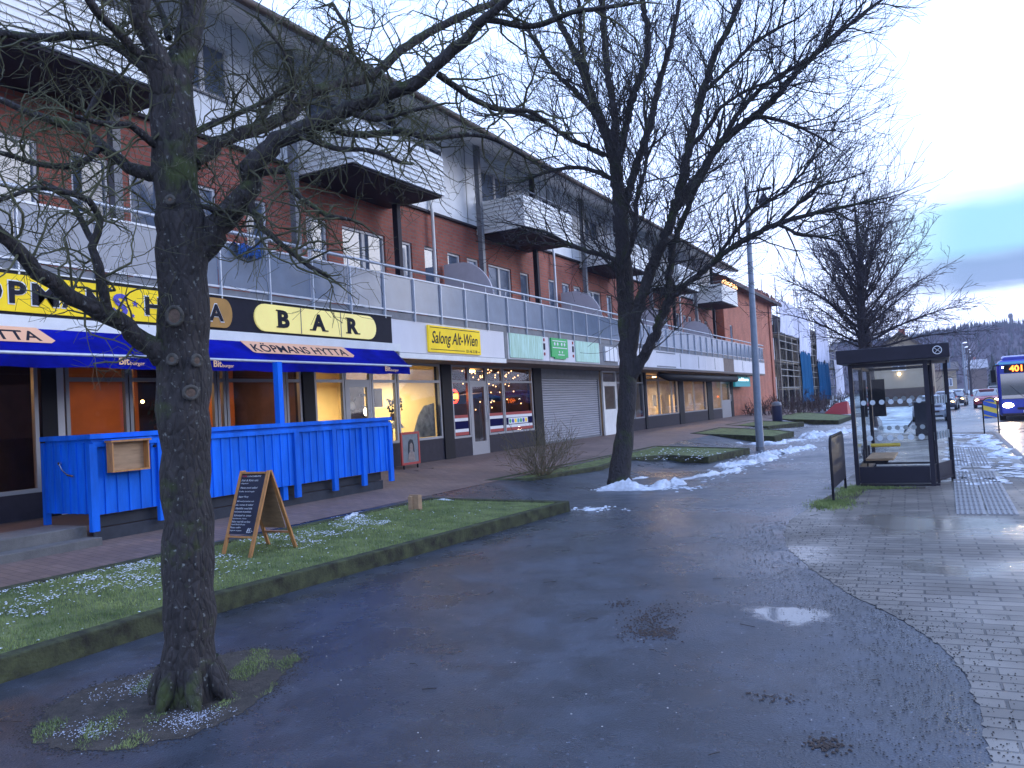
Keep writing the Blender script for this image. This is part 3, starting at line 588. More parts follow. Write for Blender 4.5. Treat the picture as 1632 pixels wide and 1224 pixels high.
# tree bed: soil, moss and grass tufts in the asphalt round the nearest tree
tb = [(-4.85, 2.88), (-4.6, 2.72), (-4.3, 2.72), (-4.0, 2.85), (-3.8, 3.1), (-3.78, 3.45), (-3.9, 3.8), (-4.07, 4.1), (-4.2, 4.42), (-4.45, 4.55), (-4.77, 4.48), (-4.95, 4.2), (-5.1, 3.9), (-5.2, 3.5), (-5.1, 3.1)]
tbr = []
for i in range(len(tb)):
    (x0, y0), (x1, y1) = tb[i], tb[(i + 1) % len(tb)]
    for k in range(7): f = k / 7; tbr.append((x0 + (x1 - x0) * f + rng.gauss(0, .014), y0 + (y1 - y0) * f + rng.gauss(0, .014)))
sheet('tree_bed_soil', M['soil'], tbr, .003)
pts = []
for i in range(2600):
    x, y = tbr[rng.randrange(len(tbr))]; pts.append((x + rng.gauss(0, .05), y + rng.gauss(0, .05), .002, rng.uniform(.002, .008), .4))
crumbs('soil_crumbs', 'dark soil and leaf crumbs spilling from the tree bed over the asphalt', pts, M['soil'], 'soil')
tufts = []
for _ in range(34000):
    x = rng.uniform(-5.2, -3.7); y = rng.uniform(2.7, 4.6)
    if pin((x, y), tbr):
        v = sin(x * 7.1 + 1.3) * sin(y * 6.3 + .4) + .6 * sin(x * 17 + y * 11) + (.7 if y > 3.9 else 0) + (.5 if (x > -4.5 and y < 3.0) or y < 3.05 else -.35)
        if v > rng.uniform(.2, .9) and (x + 4.31) ** 2 + (y - 3.54) ** 2 > .06: tufts.append((x, y))
b = MB()
for x, y in tufts:
    a = rng.uniform(0, 6.3); h = rng.uniform(.006, .026); w = .0022; lx = rng.uniform(-.7, .7) * h; ly = rng.uniform(-.7, .7) * h
    b.add([(x - cos(a) * w, y - sin(a) * w, .004), (x + cos(a) * w, y + sin(a) * w, .004), (x + lx, y + ly, h)], [(0, 1, 2)])
for _ in range(5200):
    u = rng.random(); cx, cy, sx, sy = ((-1.62, 13.0, .22, .45), (-1.52, 14.6, .16, .7), (-1.2, 15.05, .45, .10))[0 if u < .5 else (1 if u < .8 else 2)]
    x = rng.gauss(cx, sx * .6); y = rng.gauss(cy, sy * .6); a = rng.uniform(0, 6.3); h = rng.uniform(.02, .06)
    b.add([(x - cos(a) * .006, y - sin(a) * .006, .004), (x + cos(a) * .006, y + sin(a) * .006, .004), (x + rng.uniform(-.5, .5) * h, y + rng.uniform(-.5, .5) * h, h)], [(0, 1, 2)])
tag(b.build('moss_tufts', M['blade']), 'grass and moss tufts at the foot of the nearest tree and by the shelter', 'moss', kind='stuff')
pts = [(rng.gauss(-4.0, .09) - .0, rng.gauss(3.28, .1), .008, rng.uniform(.002, .006), .6) for _ in range(420)] + [(rng.gauss(-4.85, .11), rng.gauss(3.62, .17), .008, rng.uniform(.002, .006), .6) for _ in range(420)] + [(rng.gauss(-4.45, .12), rng.gauss(2.95, .07), .008, rng.uniform(.002, .006), .6) for _ in range(260)]
crumbs('ice_grains', 'grey grains of old ice beside the nearest tree trunk', pts, M['ice'])
sheet('moss_patch', M['soil'], [(-1.9, 12.7), (-1.6, 12.55), (-1.35, 12.9), (-1.3, 14.9), (-.4, 15.0), (-.4, 15.3), (-1.6, 15.3), (-1.78, 14)], .009)

# grit, leaves and puddles on the asphalt
pts = []
for _ in range(5200):
    t = rng.random(); i = rng.uniform(2, 11); k = int(i); f = i - k
    x = curve[k][0] * (1 - f) + curve[k + 1][0] * f; y = curve[k][1] * (1 - f) + curve[k + 1][1] * f
    d = abs(rng.gauss(0, .42)) * (1 if rng.random() < .68 else -1)
    if d < 0 and rng.random() < .3: continue
    pts.append((x - d * .9 + rng.gauss(0, .1), y + d * -.25 + rng.gauss(0, .2), .006, rng.uniform(.0012, .0058) * (1 + .055 * y), .5))
for _ in range(3200):
    pts.append((rng.uniform(-5.7, 0), rng.uniform(2.2, 14), .002, rng.uniform(.001, .004), .6))
crumbs('grit', 'dark winter grit and crumbled leaves scattered along the paving edge', pts, M['grit'], 'grit')
pts = [(rng.uniform(-5.9, -.1), rng.uniform(2.2, 12), .002, rng.uniform(.002, .007), .5) for _ in range(420)]
crumbs('pale_litter', 'small pale chips and petals of litter lying on the asphalt', pts, M['litter'], 'litter')
b = MB()
for _ in range(46):
    x = rng.uniform(-5.6, -.3); y = rng.uniform(2.4, 14); a = rng.uniform(0, 6.3); l = rng.uniform(.04, .14)
    b.tube([(x, y, .006), (x + cos(a) * l * .5, y + sin(a) * l * .5, .012), (x + cos(a + .3) * l, y + sin(a + .3) * l, .006)], .0025, 4)
tag(b.build('fallen_twigs', M['soil']), 'short broken twigs fallen on the wet asphalt', 'twigs', kind='stuff')
def blob(cx, cy, rx, ry, z, m, name, rot=0, seed=1):
    r = random.Random(seed); n = 40; ph = [r.uniform(0, 6.3) for _ in range(4)]; p = []
    for k in range(n):
        a = 2 * pi * k / n; q = 1 + .16 * sin(2 * a + ph[0]) + .12 * sin(3 * a + ph[1]) + .08 * sin(5 * a + ph[2]) + .05 * sin(9 * a + ph[3])
        x = rx * q * cos(a); y = ry * q * sin(a); p.append((cx + x * cos(rot) - y * sin(rot), cy + x * sin(rot) + y * cos(rot)))
    return sheet(name, m, p, z)

# snow banks
def snowbank(path, w, h, label, seed, group='ridges of shovelled snow along the walkway', zf=lambda x, y: 0.0):
    r = random.Random(seed); b = MB(); org(path[0][0], path[0][1], 0)
    P = []
    for i in range(len(path) - 1):
        (x0, y0), (x1, y1) = path[i], path[i + 1]; n = max(2, int(math.hypot(x1 - x0, y1 - y0) / .045))
        for k in range(n): P.append((x0 + (x1 - x0) * k / n, y0 + (y1 - y0) * k / n))
    P.append(path[-1]); m = len(P); K = 17; vs = []
    ph = [r.uniform(0, 9) for _ in range(6)]
    for i, (x, y) in enumerate(P):
        q0 = P[max(i - 1, 0)]; q1 = P[min(i + 1, m - 1)]; d = Vector((q1[0] - q0[0], q1[1] - q0[1])).normalized(); nx, ny = -d.y, d.x
        env = min(1, i / 5, (m - 1 - i) / 5); s = i * .045
        ww = w * (.12 + env * (.62 + .30 * sin(s * 3.1 + ph[0]) + .26 * sin(s * 7.3 + ph[1]) + r.uniform(-.12, .12))); hh = .72 * h * env * max(.15, .6 + .28 * sin(s * 4.7 + ph[2]) + .28 * sin(s * 11 + ph[3]) + r.uniform(-.06, .06))
        off = w * .35 * sin(s * 2.2 + ph[4])
        for k in range(K):
            t = k / (K - 1) * 2 - 1; z = hh * (1 - t * t) ** .6 * (1 + .55 * mnoise.noise(Vector((x * 8 + ph[5], y * 8, k * .45))) + .55 * mnoise.noise(Vector((x * 22, y * 22 + ph[5], k * 1.3)))) if abs(t) < .99 else -.02
            if abs(t) < .99: z = max(z, -.01) + r.uniform(-.006, .006)
            vs.append((x + nx * (t * ww / 2 + off) + r.uniform(-.012, .012), y + ny * (t * ww / 2 + off) + r.uniform(-.01, .01), z + zf(x, y)))
    b.add(vs, [(i * K + k, i * K + k + 1, (i + 1) * K + k + 1, (i + 1) * K + k) for i in range(m - 1) for k in range(K - 1)], True)
    tag(b.build('snow_bank', M['snow']), label, 'snow bank', group); org()
snowbank([(-5.98, 15.55), (-5.6, 15.3), (-5.2, 15.25), (-4.85, 15.6), (-4.55, 15.95)], .8, .22, 'ridge of shovelled snow heaped right against the foot of the second tree', 1)
snowbank([(-6.85, 15.3), (-6.6, 15.15), (-6.4, 15.3)], .28, .06, 'small flat patch of snow just left of the second tree trunk', 2)
snowbank([(-5.42, 12.3), (-5.2, 12.2), (-5.02, 12.35)], .22, .06, 'little strip of snow at the pointed corner of the front lawn bed', 3)
snowbank([(-5.05, 16.9), (-4.75, 17.5), (-4.55, 18.6), (-4.45, 19.4)], .30, .09, 'thin broken snow ridge between the second tree and the lamp post', 4)
snowbank([(-4.75, 19.6), (-4.5, 20.8), (-4.4, 22.3), (-4.55, 24.0), (-4.1, 25.3), (-3.6, 26.4)], .62, .16, 'snow ridge curving past the foot of the grey lamp post', 5)
snowbank([(-7.6, 29.6), (-6.4, 29.0), (-5.3, 28.9), (-4.9, 30.2), (-4.75, 31.0)], .45, .12, 'snow ridge below the kerb of the small bed behind the lamp post', 6)
snowbank([(-4.75, 31.3), (-4.5, 32.6), (-4.1, 34.4), (-3.6, 36.2), (-3.1, 37.6)], .8, .22, 'lumpy snow ridge leading away towards the scaffolding', 7)
snowbank([(-4.52, 16.35), (-4.38, 16.45)], .16, .10, 'single snow lump at the end of the ridge by the second tree', 8)
snowbank([(-4.4, 17.4), (-4.28, 17.5)], .16, .09, 'single snow lump lying alone on the open asphalt', 9)
snowbank([(-6.3, 16.9), (-6.0, 17.6)], .2, .04, 'faint sliver of snow behind the second tree trunk', 10)
snowbank([(1.15, 20.5), (1.05, 23), (.95, 26.5), (.9, 30)], .4, .08, 'grey strip of snow along the road kerb before the striped marker', 11)
snowbank([(-7.6, 9.0), (-7.75, 9.25), (-7.8, 9.7)], .16, .06, 'small snow heap behind the chalkboard at the back edge of the lawn', 12, zf=lambda x, y: tz(x))
snowbank([(-7.7, 11.35), (-7.3, 11.5)], .14, .05, 'small snow heap beside the wooden stub in the front lawn', 13, zf=lambda x, y: tz(x))
snowbank([(-5.55, 15.62), (-5.7, 15.68)], .16, .42, 'tall cone of snow plastered against the second tree trunk', 14)
pts = []
for (x, y, sx, sy, n) in ((-5.2, 15.3, .5, .18, 190), (-4.5, 19.5, .25, 1.6, 150), (-4.5, 22.5, .35, 1.2, 170), (-4.9, 30, .8, .8, 120), (-4.1, 34.5, .5, 1.6, 160), (-6.6, 15.2, .25, .12, 50), (-5.2, 12.3, .22, .12, 50), (-4.2, 25.6, .6, .5, 90)):
    for _ in range(n): pts.append((rng.gauss(x, sx), rng.gauss(y, sy), .003, rng.uniform(.008, .05), .3))
crumbs('slush', 'grey crumbs of slush spread along the snow ridges', pts, M['snow'])
b = MB()
r_ = random.Random(8)
for _ in range(420):
    x = r_.uniform(-.1, 1.2); y = r_.uniform(15.5, 31)
    if r_.random() < .5 + .5 * sin(y * 1.3) * sin(x * 4): b.disc((x, y, .012), r_.uniform(.04, .17), 'z', .012, 7, r_.uniform(.5, 1.3))
for _ in range(110):
    x = r_.uniform(-.25, .25); y = r_.uniform(16.5, 19.5); b.disc((x, y, .012), r_.uniform(.03, .1), 'z', .012, 7)
tag(b.build('snow_scraps', M['snow']), 'thin icy scraps of trodden snow on the paving past the bus shelter', 'snow', kind='stuff')
# tactile strip
b = MB(); b2 = MB()
for yy, n in ((12.0, 15), (18.6, 15)):
    for i in range(2):
        for j in range(n):
            x0 = .02 + i * .36; y0 = yy + j * .42; b.box(x0, x0 + .335, y0, y0 + .40, -.02, .016)
            if j in (0, n - 1) and yy > 15: continue
            for k in range(5):
                if (j + 0) % 15 == 14: continue
                b2.box(x0 + .03 + k * .06, x0 + .055 + k * .06, y0 + .02, y0 + .38, .016, .022)
struct(b.build('tactile_strip', M['tactile'])); struct(b2.build('tactile_ribs', M['tactile_dark']))

# ================================================================== main building
BX = -11.5; FX = -9.9
bld = thing('commercial_building', 'long brick building with white upper storey and terrace over shops', 'building', (-11.5, 25, .5))
def wall_holes(b, x, y0, y1, z0, z1, holes, depth=.12):
    ys = sorted(set([y0, y1] + [h[0] for h in holes] + [h[1] for h in holes])); zs = sorted(set([z0, z1] + [h[2] for h in holes] + [h[3] for h in holes]))
    for i in range(len(ys) - 1):
        for j in range(len(zs) - 1):
            cy = (ys[i] + ys[i + 1]) / 2; cz = (zs[j] + zs[j + 1]) / 2
            if any(h[0] < cy < h[1] and h[2] < cz < h[3] for h in holes): continue
            b.quad((x, ys[i], zs[j]), (x, ys[i + 1], zs[j]), (x, ys[i + 1], zs[j + 1]), (x, ys[i], zs[j + 1]))
    for a, c, d, e in holes:
        X = x - depth
        b.quad((x, a, d), (X, a, d), (X, a, e), (x, a, e)); b.quad((x, c, d), (x, c, e), (X, c, e), (X, c, d))
        b.quad((x, a, d), (x, c, d), (X, c, d), (X, a, d)); b.quad((x, a, e), (X, a, e), (X, c, e), (x, c, e))
low = [(6.3, 7.2, 3.9, 6.05), (7.7, 8.35, 4.6, 6.05), (8.7, 9.3, 3.9, 6.05), (9.75, 10.5, 4.6, 6.05), (11.2, 11.75, 3.9, 6.05), (12.85, 13.5, 4.2, 6.0), (14.0, 15.55, 3.95, 6.0), (16.15, 16.65, 3.95, 6.0),
       (17.2, 17.8, 3.95, 6.02), (18.3, 18.95, 5.15, 6.02), (19.3, 19.95, 5.15, 6.02), (20.5, 21.9, 3.95, 6.0), (22.5, 23.1, 3.95, 6.0)]
for k in range(1, 4):
    d = 7.35 * k; low += [(17.2 + d, 17.8 + d, 3.95, 6.02), (18.3 + d, 18.95 + d, 5.15, 6.02), (19.3 + d, 19.95 + d, 5.15, 6.02), (20.5 + d, 21.9 + d, 3.95, 6.0), (22.5 + d, 23.1 + d, 3.95, 6.0)]
low = [h for h in low if h[1] < 47]
up = []
for k in range(6):
    d = 7.35 * k; up += [(5.6 + d, 7.3 + d, 6.9, 8.75), (9.9 + d - .2, 11.1 + d - .2, 7.75, 8.75)]
up = [h for h in up if h[1] < 46.6]
b = MB(); wall_holes(b, BX, -2, 47.2, 3.7, 6.92, low); b.quad((BX, 47.2, 3.7), (-15, 47.2, 3.7), (-15, 47.2, 6.92), (BX, 47.2, 6.92)); b.build('brick_wall', M['brick'], bld)
b = MB(); wall_holes(b, BX + .04, -2, 47.2, 6.96, 9.35, up, .14); b.quad((BX + .04, 47.2, 6.96), (-15, 47.2, 6.96), (-15, 47.2, 9.9), (BX + .04, 47.2, 9.35))
b.build('upper_wall', M['white_clad'], bld)
b = MB()
for k in range(40):
    y = -1 + k * 1.2
    if not any(h[0] - .08 < y < h[1] + .08 for h in up): b = MB(); b.box(BX + .04, BX + .048, y - .012, y + .012, 7.0, 9.3); b.build('panel_joint', M['grey_trim'], bld)
b = MB(); b.box(BX - .02, BX + .09, -2, 47.22, 6.90, 6.958); b.build('flashing', M['dark_trim'], bld)
def window(h, x, parent, door=False, big=False):
    y0, y1, z0, z1 = h; f = MB(); t = .055; X0 = x - .11; X1 = x - .045
    f.box(X0, X1, y0, y0 + t, z0, z1); f.box(X0, X1, y1 - t, y1, z0, z1); f.box(X0, X1, y0 + t, y1 - t, z1 - t, z1); f.box(X0, X1, y0 + t, y1 - t, z0, z0 + t)
    nm = 1 if (y1 - y0) > 1.05 else 0
    ym = (y0 + y1) / 2
    if nm: f.box(X0, X1, ym - .05, ym + .05, z0 + t, z1 - t)
    if (z1 - z0) > 1.8 and not nm: f.box(X0, X1, y0 + t, y1 - t, z0 + .75, z0 + .82)
    fr = f.build('window', M['frame_white'], parent); p = MB(); p.quad((x - .085, y0 + t, z0 + t), (x - .085, y1 - t, z0 + t), (x - .085, y1 - t, z1 - t), (x - .085, y0 + t, z1 - t)); p.build('pane', M['pane'], fr)
    if rng.random() < .35 and z1 < 7:
        c = MB(); yy = y0 + t; w = (y1 - y0) * .28; c.quad((x - .080, yy, z0 + .1), (x - .080, yy + w, z0 + .1), (x - .080, yy + w, z1 - t), (x - .080, yy, z1 - t)); c.build('curtain', M['curtain'], fr)
    s = MB(); s.box(x - .05, x + .05, y0 - .02, y1 + .02, z0 - .035, z0 - .003)
    if z0 > 4.3 : s.build('sill', M['grey_trim'], fr)
for h in low: window(h, BX, bld)
for h in up: window(h, BX + .04, bld)
# roof
b = MB(); b.prism([(-9.95, 8.76), (-9.95, 8.93), (-15.5, 11.1), (-15.5, 10.9), (-11.5, 9.36), (-10.1, 8.82)][::-1], 'y', -3, 46.3); b.build('roof', M['roof'], bld)
b = MB(); b.prism([(-10.05, 8.72), (-10.0, 8.80), (-11.46, 9.345), (-11.46, 9.26)], 'y', -2.9, 46.2); b.build('eave_soffit', M['white_board'], bld)
b = MB(); b.tube([(-9.90, -3, 8.80), (-9.90, 46.3, 8.80)], .065, 8); b.build('gutter', M['roof'], bld)
b = MB(); b.add([(-15.5, 46.3, 10.9), (-11.5, 46.3, 9.36), (-11.5, 46.3, 6.9), (-15.5, 46.3, 6.9)], [(0, 1, 2, 3)]); b.build('gable', M['white_clad'], bld)
# terrace slab and soffit
b = MB(); b.box(-11.5, FX, -2, 52.3, 3.745, 3.86); b.build('terrace_slab', M['grey_trim'], bld)
b = MB(); b.box(-11.4, FX + .0, -2, 52.25, 2.93, 3.0); b.build('canopy_soffit', M['soffit'], bld)
b = MB()
segs = [(13.42, 18.24), (18.42, 20.9), (20.95, 24.75), (26.4, 29.5), (29.52, 34), (34.02, 38), (38.02, 41.6), (43.9, 47.9), (47.92, 52.3)]
for y0, y1 in segs: b = MB(); b.box(FX - .1, FX, y0, y1, 3.02, 3.74); b.build('fascia', M['fascia'], bld)
b = MB(); b.box(-11.4, FX - .101, 52.2, 52.3, 3.02, 3.74); b.build('fascia', M['fascia'], bld); b = MB(); b.box(FX - .1, FX - .001, -2, 5.0, 3.02, 3.74); b.build('fascia', M['fascia'], bld)
b = MB(); b.box(FX - .1, FX - .01, 41.6, 43.9, 3.02, 3.74); b.build('fascia_patch', M['soffit'], bld)
b = MB()
b.box(FX - .1, FX + .01, 18.245, 18.415, 3.0, 3.74); b.box(FX - .003, FX + .012, 13.42, 52.3, 3.712, 3.744)
b.box(FX - .05, FX + .015, 13.42, 52.3, 3.0, 3.028)
for y in (33.9, 36.8, 39.8, 46): b.box(FX, FX + .012, y, y + .03, 3.1, 3.65)
b.box(FX, FX + .012, 30.7, 33.2, 3.62, 3.66); b.box(FX, FX + .012, 30.7, 33.2, 3.06, 3.1)
b.build('fascia_trim', M['grey_trim'], bld)
b = MB(); b.box(FX - .05, FX + .06, 13.6, 18.2, 2.90, 3.01); b.build('awning_cassette', M['white_board'], bld)
b = MB(); b.tube([(-10.5, 32.6, 2.83), (-10.15, 33.0, 2.68), (-10.15, 45.2, 2.68), (-10.5, 45.6, 2.85)], [.10, .17, .17, .08], 10); b.build('rolled_awning', M['black'], bld)
# terrace railing
b = MB(); b.tube([(FX, -2, 4.80), (FX, 52.2, 4.80)], .028, 8); b.tube([(FX, 52.2, 4.8), (-11.4, 52.2, 4.8)], .028, 8); b.build('top_rail', M['steel'], bld)
b = MB(); b.bar((FX + .01, -2, 4.62), (FX + .01, 52.2, 4.62), .03, .03); b.bar((FX + .01, -2, 3.89), (FX + .01, 52.2, 3.89), .04, .03); b.build('panel_rail', M['steel'], bld)
p0 = MB(); p0.bar((FX + .025, 0, 3.70), (FX + .025, 0, 4.60), .05, .022); p0.bar((FX, 0, 4.6), (FX, 0, 4.78), .02, .02)
pn = MB(); pn.box(FX - .002, FX + .008, .03, 1.02, 3.905, 4.60)
first = None
for k in range(-2, 43):
    y = 6.92 + k * 1.05
    if k == -2:
        fp = p0.build('rail_post', M['steel'], bld); fg = pn.build('glass_panel', M['railglass'], bld)
        a, c = fp, fg
    else:
        a = fp.copy(); c = fg.copy()
        for o in (a, c): C.objects.link(o); o.parent = bld
    a.location = (0, y, 0); c.location = (0, y, 0)
# terrace dividers: arched screens square to the wall
M['mauve'] = mat('mauve_grey_screen', (.55, .52, .56), .7, noise=.06)
for k, y in enumerate((18.0, 25.4, 32.8, 40.2)):
    pr = [(-11.45, 3.9), (-9.98, 3.9)] + [(-9.98 - 1.0 * (1 - cos(R(a))) , 4.5 + 1.12 * sin(R(a))) for a in range(0, 91, 9)] + [(-11.45, 5.62)]
    b = MB(); b.prism(pr, 'y', y, y + .05); b.build('terrace_divider', M['mauve'], bld)
# columns
for y in (4.8, 8.15, 12.1, 15.5, 19.45, 22.85, 26.8, 30.2, 34.15, 37.55, 41.5, 45.1):
    b = MB(); b.box(-11.16, -11.02, y - .07, y + .07, 3.86, 9.15); b.build('column', M['column'] if y not in (15.5, 22.85, 30.2, 37.55, 45.1) else M['dark_trim'], bld)
# balconies with lapped white boards
for k in range(6):
    y0 = 12.5 + (k - 1) * 7.35; y1 = y0 + 3.3
    if k == 5: y0, y1 = 42.3, 45.9
    zb = 6.73; b = MB(); n = 8; hh = .92 / n
    for i in range(n):
        z = zb + i * hh
        b.prism([(-9.90, z), (-9.93, z + hh), (-9.96, z + hh), (-9.96, z)], 'y', y0, y1)
        for yy, s in ((y0, 1), (y1, -1)):
            b.add([(-9.96, yy, z), (-11.46, yy, z), (-11.46, yy + s * .03, z + hh), (-9.96, yy + s * .03, z + hh), (-9.96, yy + s * .06, z), (-11.46, yy + s * .06, z), (-11.46, yy + s * .06, z + hh), (-9.96, yy + s * .06, z + hh)],
                  [(0, 1, 2, 3), (7, 6, 5, 4), (0, 4, 5, 1), (3, 2, 6, 7), (0, 3, 7, 4), (1, 5, 6, 2)])
    bal = b.build('balcony', M['white_board'], bld)
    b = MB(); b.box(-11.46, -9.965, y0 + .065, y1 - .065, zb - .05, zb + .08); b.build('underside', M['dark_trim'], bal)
    b = MB(); b.tube([(-11.4, y0 + .03, 7.78), (-9.93, y0 + .03, 7.78), (-9.93, y1 - .03, 7.78), (-11.4, y1 - .03, 7.78)], .025, 6)
    for yy in (y0 + .03, (y0 + y1) / 2, y1 - .03): b.bar((-9.93, yy, 7.6), (-9.93, yy, 7.78), .03)
    b.build('handrail', M['grey_trim'], bal)
for y in (17.45, 24.8, 32.15, 39.5):
    b = MB(); b.tube([(-11.44, y + .0, 9.1), (-11.40, y, 8.9), (-11.40, y, 7.15), (-11.36, y, 6.95), (-11.36, y, 3.86)], .045, 8); b.build('downpipe', M['steel'] if y > 20 else M['white_board'], bld)

# ------------------------------------------------------------ shop fronts (X = -11)
SX = -11.0
M['navy'] = mat('navy_stripe', (.008, .008, .06), .8, spec=.05)
def front(b, y0, y1, z0, z1, d=.07, w=.055):
    b.box(SX - d, SX, y0, y1, z0, z0 + w); b.box(SX - d, SX, y0, y1, z1 - w, z1); b.box(SX - d, SX, y0, y0 + w, z0 + w, z1 - w); b.box(SX - d, SX, y1 - w, y1, z0 + w, z1 - w)
def pane(y0, y1, z0, z1, parent, m=None, x=SX - .035):
    p = MB(); p.quad((x, y0, z0), (x, y1, z0), (x, y1, z1), (x, y0, z1)); return p.build('pane', m or M['shop_glass'], parent)
def shopwin(y0, y1, z0, z1, tr=None, m='frame_grey'):
    f = MB(); front(f, y0, y1, z0, z1)
    if tr: f.box(SX - .07, SX - .002, y0 + .055, y1 - .055, tr - .03, tr + .03)
    o = f.build('shop_window', M[m], bld); pane(y0 + .055, y1 - .055, z0 + .055, z1 - .055, o); return o
def door(y0, y1, z0, z1, tr=2.5, m='frame_grey', panel=.35):
    f = MB(); front(f, y0, y1, z0, z1); f.box(SX - .07, SX - .002, y0 + .055, y1 - .055, tr - .03, tr + .03)
    f.box(SX - .06, SX - .004, y0 + .055, y0 + .15, z0 + .055, tr - .03); f.box(SX - .06, SX - .004, y1 - .15, y1 - .055, z0 + .055, tr - .03)
    f.box(SX - .06, SX - .004, y0 + .15, y1 - .15, z0 + .055, z0 + panel); f.box(SX - .06, SX - .004, y0 + .15, y1 - .15, tr - .13, tr - .03)
    o = f.build('door', M[m], bld); pane(y0 + .15, y1 - .15, z0 + panel, tr - .13, o); pane(y0 + .055, y1 - .055, tr + .03, z1 - .055, o)
    h = MB(); h.tube([(SX + .01, y1 - .11, 1.45), (SX + .05, y1 - .11, 1.47), (SX + .05, y1 - .11, 1.85), (SX + .01, y1 - .11, 1.87)], .012, 6); h.build('handle', M['steel'], o); return o
ZT = 2.93
for a, c in ((2.0, 4.4), (4.45, 6.75)): shopwin(a, c, .95, ZT, None)
shopwin(7.15, 8.15, 1.62, ZT, 2.5); shopwin(8.17, 9.85, 1.62, ZT, 2.5); shopwin(9.87, 10.05, 1.62, ZT, 2.5); shopwin(10.07, 11.5, 1.62, ZT, 2.5); shopwin(11.52, 11.93, 1.62, ZT, 2.5)
shopwin(12.3, 13.2, 1.1, ZT, 2.5); door(13.22, 14.1, .56, ZT); shopwin(14.12, 15.02, 1.1, ZT, 2.5); shopwin(15.06, 16.85, 1.1, ZT, 2.5)
shopwin(17.36, 18.2, 1.05, ZT, 2.5); door(18.22, 19.12, .56, ZT); shopwin(19.15, 20.05, 1.05, ZT, 2.5); shopwin(20.08, 21.9, 1.05, ZT, 2.5)
door(27.62, 29.0, .56, ZT, 2.5, 'white_board', .95); shopwin(29.02, 30.9, 1.05, ZT, 2.5); shopwin(30.95, 32.1, 1.05, ZT, 2.5)
for a, c in ((32.5, 34.15), (34.18, 36.0), (36.03, 37.0), (37.9, 39.7), (39.72, 42.1), (43.3, 45.2)): shopwin(a, c, 1.08, ZT - .1, 2.62, 'frame_grey')
door(45.25, 47.4, .56, ZT - .1, 2.6, 'frame_grey', 1.0)
for y0, y1, z0, z1 in ((2, 7.15, .5, .95), (7.15, 11.93, .5, 1.62), (12.3, 13.22, .5, 1.1), (14.1, 16.9, .5, 1.1), (17.3, 18.22, .5, 1.05), (19.12, 22.0, .5, 1.05), (29.0, 32.2, .5, 1.05), (32.45, 45.22, .4, 1.08)):
    b = MB(); b.box(SX - .1, SX - .01, y0, y1, z0, z1); b.build('plinth', M['dark_trim'], bld)
for a, c in ((6.78, 7.0), (11.95, 12.27), (16.88, 17.32), (21.95, 22.5), (32.15, 32.42), (37.05, 37.8), (42.2, 43.2), (47.45, 48.0)):
    b = MB(); b.box(SX - .2, SX + .03, a, c, .4, 2.93); b.build('pillar', M['black'], bld)
b = MB(); b.box(SX - .1, SX + .0, 7.01, 7.12, .5, ZT); b.build('pillar', M['frame_white'], bld)
b = MB()
b.box(SX - .16, SX - .04, 22.52, 27.4, 2.62, 2.93); b.build('shutter_box', M['grey_trim'], bld)
b = MB(); n = 26
for i in range(n):
    z = .62 + i * 2.0 / n; h = 2.0 / n
    b.prism([(SX - .13, z), (SX - .085, z + h * .25), (SX - .085, z + h * .75), (SX - .13, z + h * .98)], 'y', 22.56, 27.3)
sh = b.build('roller_shutter', M['shutter'], bld); b = MB(); b.box(SX - .15, SX - .06, 27.3, 27.42, .55, 2.62); b.box(SX - .15, SX - .06, 22.5, 22.56, .55, 2.62); b.box(SX - .13, SX - .07, 22.56, 27.3, .56, .62); b.build('shutter_guide', M['grey_trim'], sh)
# interiors
def room(y0, y1, mwall, xb=-14.5, mleft=None, mback=None):
    b = MB(); b.quad((xb, y0, .5), (xb, y1, .5), (xb, y1, 3.0), (xb, y0, 3.0)); b.build('interior_back_wall', M[mback or mwall], bld)
    b = MB(); b.quad((xb, y0, .5), (xb, y0, 3.0), (SX - .12, y0, 3.0), (SX - .12, y0, .5)); b.build('interior_side_wall', M[mwall], bld)
    b = MB(); b.quad((xb, y1, .5), (SX - .12, y1, .5), (SX - .12, y1, 3.0), (xb, y1, 3.0)); b.build('interior_side_wall', M[mwall], bld)
    b = MB(); b.quad((xb, y0, .56), (SX - .1, y0, .56), (SX - .1, y1, .56), (xb, y1, .56)); b.build('interior_floor', M['floor_in'], bld)
    b = MB(); b.quad((xb, y0, 2.99), (xb, y1, 2.99), (SX - .1, y1, 2.99), (SX - .1, y0, 2.99)); b.build('interior_ceiling', M['wall_cream'], bld)
def shoplight(y, x, e, col, size=.5):
    l = bpy.data.lights.new('ceiling_light', 'AREA'); l.energy = e * .9; l.color = col; l.shape = 'RECTANGLE'; l.size = 1.3; l.size_y = .6
    o = bpy.data.objects.new('ceiling_light', l); C.objects.link(o); o.location = Vector((x, y, 2.6)) - ORG; o.parent = bld
    b = MB(); b.disc((x, y, 2.93), .13, 'z', .05, 14); b.build('ceiling_lamp', M['lamp_warm'] if col[2] < .5 else M['lamp_white'], bld)
room(2, 12.2, 'wall_brown', -14.0, None, 'wall_brown')
b = MB(); b.box(-12.7, -12.6, 4.9, 6.9, .5, 2.97); b.box(-13.2, -13.1, 8.35, 9.9, .5, 2.97); b.box(-12.9, -12.8, 10.7, 11.9, .5, 2.97); b.build('orange_partition', M['wall_orange'], bld)
b = MB()
for y in (7.75, 10.3, 8.95): b.box(-12.2, -12.1, y, y + .12, .5, 2.97)
b.build('interior_post', M['wall_brown'], bld)
for y in (6.0, 9.0, 11.2): shoplight(y, -11.9, 13, (1, .52, .2))
b = MB()
for y, z in ((7.35, 2.15), (9.15, 2.2), (5.6, 2.6), (6.3, 2.6)): b.sph((-12.0, y, z), .03, 8, 6)
b.build('candle_lamp', M['lamp_warm'], bld)
